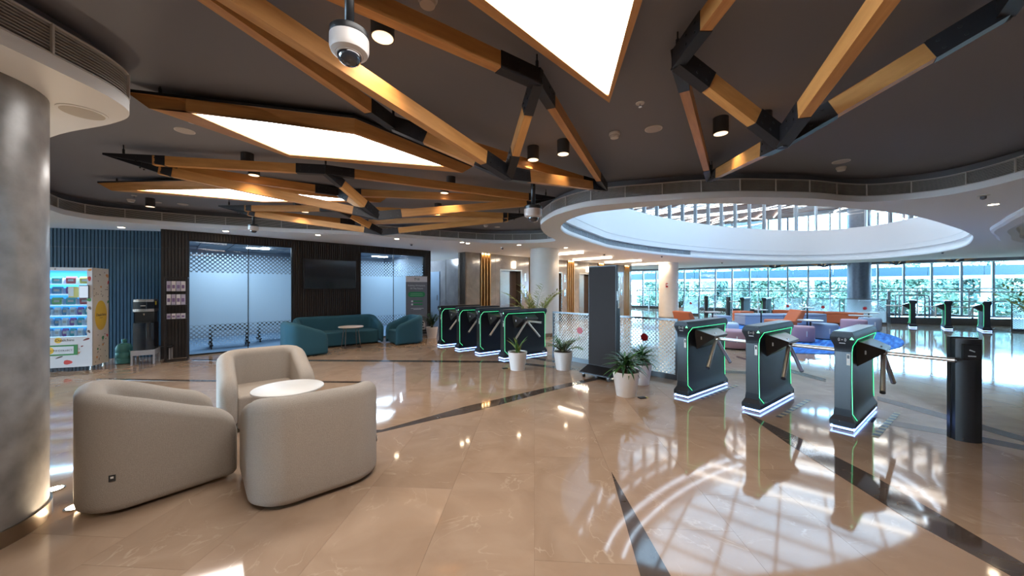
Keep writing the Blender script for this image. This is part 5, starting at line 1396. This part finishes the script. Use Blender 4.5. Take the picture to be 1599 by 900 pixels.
# car picture
cb_ = MB().add([(x, -0.0045, z) for x, z in ((0.0, 0.24), (-0.02, 0.33), (0.03, 0.42), (0.10, 0.46), (0.20, 0.45), (0.245, 0.37), (0.25, 0.24), (0.23, 0.20), (0.02, 0.20))], [tuple(range(9))]).build('printed_car', M_bw, bn, fix=False)
MB().box((0.115, -0.0055, 0.335), (0.15, 0.001, 0.045)).build('car_grille', M_black, cb_); MB().add([(x, -0.006, z) for x, z in ((0.035, 0.39), (0.065, 0.435), (0.19, 0.43), (0.215, 0.38))], [(0, 1, 2, 3)]).build('car_windscreen', M_black, cb_, fix=False); MB().box((0.12, -0.0055, 0.255), (0.20, 0.001, 0.03)).build('car_bumper', M_seam, cb_)
MB().box((0, -0.0035, 0.17), (BWD, 0.001, 0.05)).build('printed_road', M_black, bn)

# ================================================================== THE LOUNGE BEYOND THE TURNSTILES
def rugmat():
    m = bpy.data.materials.new('blue streaked rug'); nt, nd, ln, b = nodes(m)
    tc = nd.new('ShaderNodeTexCoord'); mp = nd.new('ShaderNodeMapping'); mp.inputs['Scale'].default_value = (0.5, 5, 1); mp.inputs['Rotation'].default_value = (0, 0, 0.5)
    nz = nd.new('ShaderNodeTexNoise'); nz.inputs['Scale'].default_value = 2.2; nz.inputs['Detail'].default_value = 6
    ln.new(tc.outputs['Object'], mp.inputs[0]); ln.new(mp.outputs[0], nz.inputs['Vector'])
    r = ramp(nd, [(0.35, (0.008, 0.07, 0.34)), (0.55, (0.03, 0.20, 0.62)), (0.7, (0.16, 0.38, 0.72))]); ln.new(nz.outputs['Fac'], r.inputs[0]); ln.new(r.outputs[0], b.inputs['Base Color']); b.inputs['Roughness'].default_value = 0.95
    return m
rug = MB().prism([(4.2 * math.cos(a * PI / 48), 2.45 * math.sin(a * PI / 48)) for a in range(96)], 0.0005, 0.010).build('rug', rugmat()); rug.location = (8.4, 11.0, 0); rug.rotation_euler = (0, 0, ANG_N)
tag(rug, 'large oval blue streaked rug under the lounge seats', 'rug')
M_pink = mat('mauve pink felt', (0.50, 0.30, 0.34), 0.9); M_slate = mat('blue grey felt', (0.34, 0.40, 0.50), 0.9); M_pale = mat('pale grey felt', (0.55, 0.62, 0.72), 0.9); M_orng = mat('burnt orange felt', (0.55, 0.14, 0.055), 0.85)
RZ = 0.0115
def pouf(x, y, r, h, m, label):
    t = thing('pouf', label, 'pouf', (x, y, RZ))
    soft(MB().lathe([(r * 0.96, 0.02), (r * 0.99, 0.04), (r, h * 0.4), (r * 0.99, h - 0.05), (r * 0.955, h - 0.012), (r * 0.9, h), (r * 0.02, h + 0.004)], n=36).build('body', m, t), 1.0)
    MB().cyl((0, 0, 0), (0, 0, 0.025), r * 0.85, n=28).build('plinth', M_seam, t)
    MB().box((-0.10 * r / .3, -r * 0.955, h * 0.55), (0.018, 0.014, 0.14)).build('pull_tab', M_tabw, t)
    return t
pouf(5.17, 8.38, 0.33, 0.41, M_pink, 'mauve round pouf between the two right turnstiles, nearest the viewer')
pouf(7.55, 9.32, 0.255, 0.40, M_pink, 'mauve round pouf behind the middle right turnstile arm')
pouf(8.58, 9.86, 0.305, 0.41, M_slate, 'blue grey round pouf beside the small dark table leg')
pouf(10.72, 11.25, 0.32, 0.40, M_pink, 'mauve round pouf behind the nearest turnstile')
pouf(11.62, 11.65, 0.28, 0.42, M_slate, 'blue grey round pouf at the right end of the rug')
pouf(6.7, 11.3, 0.38, 0.30, M_pale, 'low pale round pouf behind the near mauve pouf')
def bench(a, b, depth, h, m, label, z=RZ, back=None):
    """upholstered block from plan point a to b (front edge), depth away from the viewer"""
    a = Vector((*a, 0)); b = Vector((*b, 0)); d = b - a; L = d.length
    t = thing('bench', label, 'bench', ((a.x + b.x) / 2, (a.y + b.y) / 2, z), math.atan2(d.y, d.x))
    MB().box((0, depth / 2, (h - 0.09) / 2 + 0.012), (L, depth, h - 0.115)).build('base', m, t, bevel=0.02)
    MB().box((0, depth / 2, h - 0.045), (L, depth, 0.085)).build('cushion', m, t, bevel=0.025, seg=3)
    MB().box((0, depth / 2, 0.006), (L - 0.06, depth - 0.06, 0.012)).build('plinth', M_seam, t)
    return t
def fb2(x, y): p = F(x, y); return (p.x, p.y)
def cube_seat(x, y, s, h, m, label, z=RZ, rz=0.0): return bench((x - s / 2 * math.cos(rz), y - s / 2 * math.sin(rz)), (x + s / 2 * math.cos(rz), y + s / 2 * math.sin(rz)), s, h, m, label, z)
bench(fb2(1164, 509.5), fb2(1224, 509.5), 0.65, 0.42, M_slate, 'blue grey bench block behind the middle right turnstile, left part')
bench(fb2(1228, 509.5), fb2(1292, 508.5), 0.55, 0.42, M_slate, 'blue grey bench block behind the small dark table, right part')
bench(tuple(fl(4.02, -.2))[:2], tuple(fl(3.32, -.2))[:2], 0.55, 0.45, M_orng, 'burnt orange bench block at the back of the lounge, left of three')
bench(tuple(fl(3.29, -.2))[:2], tuple(fl(2.36, -.2))[:2], 0.55, 0.45, M_orng, 'burnt orange bench block at the back of the lounge, middle of three')
bench(tuple(fl(2.33, -.2))[:2], tuple(fl(1.25, -.2))[:2], 0.55, 0.45, M_orng, 'burnt orange bench block at the back of the lounge, right of three')
cube_seat(9.45, 14.4, 0.55, 0.45, M_orng, 'burnt orange cube seat in front of the far turnstiles')
cube_seat(7.4, 12.5, 0.5, 0.42, M_slate, 'blue grey cube seat behind the left of the right turnstiles')
def lounge_chair(x, y, rz, label):
    t = thing('lounge_chair', label, 'lounge chair', (x, y, RZ), rz)
    MB().box((0, 0, 0.22), (0.62, 0.62, 0.40)).build('seat', M_orng, t, bevel=0.03, seg=3)
    MB().add([(-0.31, 0.20, 0.36), (0.31, 0.20, 0.36), (0.31, 0.42, 0.36), (-0.31, 0.42, 0.36), (-0.31, 0.42, 0.74), (0.31, 0.42, 0.74), (0.31, 0.54, 0.72), (-0.31, 0.54, 0.72)], [(3, 2, 1, 0), (4, 5, 6, 7), (0, 1, 5, 4), (1, 2, 6, 5), (2, 3, 7, 6), (3, 0, 4, 7)]).build('backrest', M_orng, t, bevel=0.03, seg=3)
    MB().box((0, 0, 0.01), (0.54, 0.54, 0.02)).build('plinth', M_seam, t)
lounge_chair(5.25, 10.3, 1.9, 'burnt orange lounge chair with a leaning back behind the left of the right turnstiles')
lounge_chair(8.15, 10.9, -1.75, 'burnt orange lounge chair with a leaning back behind the middle right turnstile')
def pedestal(px, py, wpx, h, label, z=RZ):
    p = P(px, py, h); r = wpx * p.y / FPX / 2 / 1.15
    t = thing('side_table', label, 'side table', (p.x, p.y, z if (((p.x - 8.4) * N.x + (p.y - 11) * N.y) / 4.2) ** 2 + (((p.x - 8.4) * R.x + (p.y - 11) * R.y) / 2.45) ** 2 < 1 else 0.0))
    soft(MB().lathe([(r - 0.01, h - 0.03), (r, h - 0.022), (r, h - 0.006), (r - 0.006, h)], n=32).build('top', mat('pale oak top', (0.50, 0.43, 0.38), 0.4), t))
    MB().cyl((0, 0, 0.01), (0, 0, h - 0.03), 0.022, n=12).build('pole', M_black, t, smooth=False); soft(MB().lathe([(r * 0.4, 0), (r * 0.4, 0.008), (r * 0.35, 0.012)], n=24).build('foot', M_black, t))
pedestal(1266, 500.5, 37, 0.515, 'small round pedestal table between the mauve and the blue grey poufs')
pedestal(1344, 492.5, 32, 0.45, 'small round pedestal table behind the right mauve pouf')
pedestal(1113, 487.5, 26, 0.66, 'small round pedestal table behind the orange lounge chair at the left')
pedestal(1189, 484, 20, 0.66, 'small round pedestal table right of the orange cube seat')
pedestal(1357, 488, 28, 0.52, 'small round pedestal table near the spiky potted plant')
pedestal(1261, 480.5, 21, 0.74, 'small round pedestal table behind the orange benches')
# fire extinguisher and notice at the second pale column
p = F(1033, 489.5); fx = thing('fire_extinguisher', 'red fire extinguisher at the foot of the second pale column', 'fire extinguisher', (p.x - 0.02, p.y - 0.1, 0))
soft(MB().lathe([(0.085, 0), (0.09, 0.02), (0.09, 0.42), (0.06, 0.50), (0.03, 0.53)], n=20).build('cylinder', M_red, fx)); MB().box((0, 0, 0.56), (0.05, 0.04, 0.06)).box((0.03, 0, 0.60), (0.14, 0.025, 0.02)).build('valve', M_black, fx); MB().tube([(0, 0, 0.56), (-0.11, -0.03, 0.54), (-0.12, -0.04, 0.25)], 0.012, 6).build('hose', M_black, fx); MB().box((0, -0.0905, 0.26), (0.09, 0.004, 0.16)).build('label_plate', M_tabw, fx)
sg = thing('fire_notice', 'small red notice high on the second pale column', 'sign', (6.98, 16.13, 1.52), 0.0)
MB().box((0, 0, 0), (0.13, 0.012, 0.19)).build('plate', M_red, sg); MB().box((0, -0.007, 0.02), (0.09, 0.003, 0.07)).build('symbol', M_tabw, sg)
# hazard tapes on the floor in the lanes, small black clips by the pots
def tapemat():
    m = bpy.data.materials.new('yellow black tape'); nt, nd, ln, b = nodes(m)
    tc = nd.new('ShaderNodeTexCoord'); wv = nd.new('ShaderNodeTexWave'); wv.bands_direction = 'X'; wv.inputs['Scale'].default_value = 2.6
    ln.new(tc.outputs['Object'], wv.inputs['Vector']); r = ramp(nd, [(0.48, (0.012, 0.012, 0.012)), (0.52, (0.38, 0.27, 0.10))]); ln.new(wv.outputs['Fac'], r.inputs[0]); ln.new(r.outputs[0], b.inputs['Base Color']); b.inputs['Roughness'].default_value = 0.5
    return m
M_tape = tapemat()
for k, (a, b, lab) in enumerate((((1093, 624), (1152, 602), 'left'), ((1216, 652), (1263, 625), 'middle'), ((1366, 683), (1402, 645), 'right'))):
    p, q = F(*a), F(*b); c = (p + q) / 2; d = q - p
    o = MB().box((0, 0, 0.0022), (d.length, 0.05, 0.0012)).build('floor_tape', M_tape); o.location = (c.x, c.y, 0); o.rotation_euler = (0, 0, math.atan2(d.y, d.x))
    tag(o, 'black and yellow hazard tape on the floor of the %s lane between the right turnstiles' % lab, 'floor tape')
for k, (px, py, lab) in enumerate(((789, 576, 'left of the sword leaf pot'), (1003, 622, 'right of the spiky plant pot'))):
    p = F(px, py); o = thing('cable_cover', 'small black and yellow floor cover ' + lab, 'cable cover', (p.x, p.y, 0.0005), 0.3)
    MB().box((0, 0, 0.006), (0.09, 0.06, 0.012)).build('body', M_black, o); MB().box((0.055, 0.0, 0.003), (0.05, 0.05, 0.005)).build('flap', mat('faded yellow', (0.5, 0.42, 0.1), 0.5), o)
# ---- meeting tables on castors seen through the dotted film
for k, (tt, bb, lab) in enumerate(((0.75, 0.95, 'left'), (1.75, 1.5, 'right'))):
    mt_ = thing('meeting_table', 'meeting table on dark castor legs behind the left glass room film, %s of two' % lab, 'table', wp(tt, 0.0045, bb), ANG_N)
    MB().box((0, 0, 0.725), (0.85, 0.5, 0.03)).build('top', M_tabw, mt_, bevel=0.004)
    for sx in (-1, 1):
        MB().box((sx * 0.34, 0, 0.40), (0.06, 0.08, 0.62)).build('leg', M_black, mt_)
        ft = MB().box((sx * 0.34, 0, 0.085), (0.06, 0.46, 0.035)).build('foot', M_black, mt_)
        for sy in (-1, 1): MB().cyl((sx * 0.34 - 0.012, sy * 0.2, 0.033), (sx * 0.34 + 0.012, sy * 0.2, 0.033), 0.033, n=14).build('castor', M_seam, ft)
    MB().box((0, 0.05, 0.52), (0.62, 0.02, 0.26)).build('modesty_panel', mat('dark panel', (0.04, 0.045, 0.055), 0.5), mt_)
# ================================================================== BY THE WINDOWS AND OUTSIDE
# stone kerb before the windows on the right
ka_, kb_ = F(1392, 505.5), F(1556, 509)
d_ = kb_ - ka_
kerb = MB().box((d_.length / 2 + 1.0, 0.4, 0.13), (d_.length + 2.0, 0.8, 0.26)).build('trim_1', M_kerb, bevel=0.01); kerb.location = ka_; kerb.rotation_euler = (0, 0, math.atan2(d_.y, d_.x)); struct(kerb)
# steel handrails along the glass
M_rail = mat('satin steel rail', (0.50, 0.54, 0.58), 0.4, 0.5)
rl_ = thing('handrail', 'long satin steel handrail with two rails along the far windows', 'railing', (0, 0, 0))
for z, r in ((1.375, 0.022), (1.235, 0.03)): MB().cyl(gp(-9.0, z, 1.05), gp(13.2, z, 1.05), r, n=10).build('rail', M_rail, rl_, smooth=False)
for k in range(16):
    t = -9.0 + k * 1.48; MB().cyl(gp(t, 0, 1.05), gp(t, 1.38, 1.05), 0.022, n=10).build('post', M_rail, rl_)
    if k < 15: MB().quad(gp(t + .06, 0.1, 1.05), gp(t + 1.42, 0.1, 1.05), gp(t + 1.42, 1.15, 1.05), gp(t + .06, 1.15, 1.05)).build('pane', M_glass, rl_, fix=False)
kd = d_.normalized(); kn = Vector((-kd.y, kd.x, 0))
rl2 = thing('ramp_handrail', 'looped steel handrail on the stone kerb behind the far right turnstiles', 'railing', (ka_.x, ka_.y, 0.26), math.atan2(kd.y, kd.x))
for y in (0.15, 0.35):
    MB().tube([(0.35, y, 0.0), (0.35, y, 0.82), (0.38, y, 0.86), (1.15, y, 0.86), (1.25, y, 0.83), (1.28, y, 0.75), (1.28, y, 0.0)], 0.024, 8).build('loop', M_rail, rl2, smooth=True)
MB().tube([(1.28, 0.25, 0.62), (3.6, 0.25, 0.63)], 0.022, 8).build('rail', M_rail, rl2); MB().tube([(1.30, 0.15, 0.35), (1.5, 0.2, 0.16), (2.1, 0.2, 0.10)], 0.022, 8).build('lower_rail', M_rail, rl2)
MB().tube([(-0.9, 0.25, 0.62), (0.35, 0.25, 0.62)], 0.022, 8).build('rail', M_rail, rl2); MB().box((0.1, 0.3, 0.5), (0.09, 0.05, 1.0)).build('post', M_wmull, rl2)
MB().quad((1.35, 0.25, 0.04), (3.5, 0.25, 0.04), (3.5, 0.25, 0.6), (1.35, 0.25, 0.6)).build('pane', M_glass, rl2, fix=False)
rp3 = thing('ramp_handrail', 'sloping steel handrail by the windows left of the far turnstiles', 'railing', gp(-1.6, 0, 1.6), ANG_G)
MB().tube([(-0.9, 0, 0.10), (0.9, 0, 0.98), (1.8, 0, 0.98)], 0.024, 8).build('rail', M_rail, rp3); MB().tube([(-0.3, 0, 0.05), (1.2, 0, 0.70)], 0.024, 8).build('rail', M_rail, rp3)
for x, h in ((-0.9, 0.12), (0.9, 0.98), (1.8, 0.98)): MB().cyl((x, 0, 0), (x, 0, h), 0.02, n=8).build('post', M_rail, rp3)
# access sign on the glass
p = P(1109.5, 477.5, 0.30); q = (p.x / p.y)
sgn = thing('access_sign', 'small blue wheelchair access sign at the foot of the far windows', 'sign', gp(-1.75, 0.30, 1.07), ANG_G)
MB().box((0, 0, 0), (0.26, 0.01, 0.24)).build('plate', mat('sign blue', (0.01, 0.05, 0.35), 0.4), sgn)
s_ = MB().cyl((-0.005, -0.006, 0.075), (-0.005, -0.010, 0.075), 0.02, n=12).tube([(-0.005, -0.009, 0.05), (0.0, -0.009, -0.02), (0.05, -0.009, -0.02), (0.075, -0.009, -0.075)], 0.008, 5)
s_.tube([(0.0 + 0.055 * math.cos(a), -0.009, -0.04 + 0.055 * math.sin(a)) for a in [1.9 + 4.2 * k / 12 for k in range(13)]], 0.007, 5); s_.build('symbol', M_tabw, sgn)
# ---- outside
grd = MB().quad(gp(-40, -0.25, -0.2), gp(40, -0.25, -0.2), gp(40, -0.25, -60), gp(-40, -0.25, -60)).build('ground_outside', mat('pale paving outside', (0.10, 0.105, 0.105), 0.8, noise=0.2, nscale=0.6), fix=False); struct(grd)
br_ = thing('footbridge', 'teal sided footbridge with a white lower edge outside the windows', 'footbridge', gp(4, 0, -12), ANG_G)
M_tealp = mat('teal cladding', (0.003, 0.018, 0.028), 0.4)
for k in range(24): MB().box((-29 + k * 2.42, 0, 2.56), (2.40, 0.25, 0.62)).build('cladding_panel', M_tealp, br_)
MB().box((0, 0.0, 2.13), (60, 0.5, 0.20)).build('white_edge', mat('white edge', (0.3, 0.3, 0.3), 0.6), br_); MB().box((0, 1.6, 2.35), (60, 2.8, 0.25)).build('deck', M_frame, br_)
for k in range(7): MB().cyl((-27 + k * 9, 1.5, -0.25), (-27 + k * 9, 1.5, 2.25), 0.22, n=16).build('pier', M_frame, br_)
def crown_mesh(n, rx, rz, seed, leaf=0.16):
    r = random.Random(seed); m = MB()
    cl = [(Vector((r.uniform(-1, 1) * rx * .65, r.uniform(-1, 1) * rx * .65, r.uniform(-.75, .8) * rz)), r.uniform(.35, .6)) for _ in range(14)]
    for _ in range(n):
        c, cr = r.choice(cl); d = Vector((r.gauss(0, 1), r.gauss(0, 1), r.gauss(0, 1))).normalized() * (cr * rx * r.uniform(.6, 1.05))
        p = c + d; a = Vector((r.uniform(-1, 1), r.uniform(-1, 1), r.uniform(-1, 1))).normalized(); b = a.cross(d.normalized() + Vector((.1, .2, .3))).normalized(); s = leaf * r.uniform(.6, 1.3)
        m.add([p - a * s, p + b * s * .5, p + a * s, p - b * s * .5], [(0, 1, 2, 3)])
    return m
M_tl = [mat('tree leaves a', (0.065, 0.12, 0.08), 0.6), mat('tree leaves b', (0.085, 0.145, 0.095), 0.6), mat('tree leaves c', (0.05, 0.10, 0.08), 0.6)]  # three leaf greens shared by the tree and shrub crowns
crowns = [crown_mesh(3000, 2.0, 1.6, 11 + k).build('crown_source', M_tl[k], fix=False) for k in range(3)]
M_bark = mat('grey bark', (0.10, 0.08, 0.06), 0.9)
tr_ = MB().cyl((0, 0, 0), (0, 0, 1.9), 0.13, 0.09, n=10).cyl((0, 0, 1.7), (0.5, 0.2, 2.7), 0.06, 0.03, n=8).cyl((0, 0, 1.6), (-0.5, 0.1, 2.6), 0.06, 0.03, n=8)
trunk0 = None
TREES = [(-9, -18), (-6.3, -20.5), (-3.6, -18), (-0.6, -20.6), (2.0, -18), (5.0, -21), (7.4, -18), (10.4, -20.6), (13.0, -18), (16.0, -20.8), (18.6, -18), (21.8, -20), (24.6, -18), (27.5, -20)]
ordn = ['first', 'second', 'third', 'fourth', 'fifth', 'sixth', 'seventh', 'eighth', 'ninth', 'tenth', 'eleventh', 'twelfth', 'thirteenth', 'fourteenth']
for k, (t, i) in enumerate(TREES):
    g = thing('tree', 'leafy green tree behind the footbridge outside, %s from the left' % ordn[k], 'tree', gp(t, -0.25, i), k * 1.3, 'trees outside the windows')
    if trunk0 is None: o = trunk0 = tr_.build('trunk', M_bark, g)
    else: o = bpy.data.objects.new('trunk', trunk0.data); C.objects.link(o); o.parent = g
    c = crowns[k] if k < 3 else bpy.data.objects.new('crown', crowns[k % 3].data)
    c.name = 'crown'
    if k >= 3: C.objects.link(c)
    c.parent = g; c.location = (0, 0, 2.0 + 0.4 * math.sin(k * 2.1)); s = 0.95 + 0.2 * math.cos(k * 1.7); c.scale = (s, s, s); stuff(c)
shr = [crown_mesh(1100, 0.9, 0.75, 31 + k, 0.10).build('shrub_source', M_tl[k], fix=False) for k in range(2)]
SH_ = [(-8.5, -3.6), (-6.4, -5.0), (-4.4, -3.4), (-3.0, -5.0), (-0.6, -4.0), (1.6, -5.2), (3.4, -3.8), (5.4, -5.0), (7.2, -3.7), (9.2, -5.2), (11.3, -4.0), (13.4, -5.0)]
for k, (t, i) in enumerate(SH_):
    g = thing('shrub', 'rounded green shrub close outside the windows, %s from the left' % ordn[k], 'shrub', gp(t, -0.25, i), k * 0.9, 'shrubs outside the windows')
    c = shr[k] if k < 2 else bpy.data.objects.new('foliage', shr[k % 2].data); c.name = 'foliage'
    if k >= 2: C.objects.link(c)
    c.parent = g; c.location = (0, 0, 0.75); s = (0.9, 1.15, 1.0, 1.3)[k % 4]; c.scale = (s, s, s); stuff(c)
    MB().cyl((0, 0, 0), (0, 0, 0.7), 0.04, 0.02, n=8).build('stem', M_bark, g)
bl_ = thing('apartment_block', 'pale apartment block with balconies far outside the left windows', 'building', gp(-7, -0.25, -26), ANG_G)
MB().box((0, 3, 6), (14, 6, 12)).build('wall', mat('pale render', (0.2, 0.19, 0.18), 0.7), bl_)
for i in range(7):
    for j in range(4):
        wq = MB().box((-6 + i * 2, -0.02, 1.6 + j * 2.9), (1.0, 0.06, 1.5)).build('window_frame', M_wmull, bl_); MB().box((-6 + i * 2, -0.06, 1.6 + j * 2.9), (0.86, 0.02, 1.36)).build('window_pane', mat('far window glass', (0.10, 0.16, 0.2), 0.1), wq)
MB().box((-3.0, -0.15, 6), (0.6, 0.25, 12)).build('red_pilaster', mat('brick red render', (0.35, 0.09, 0.07), 0.8), bl_)
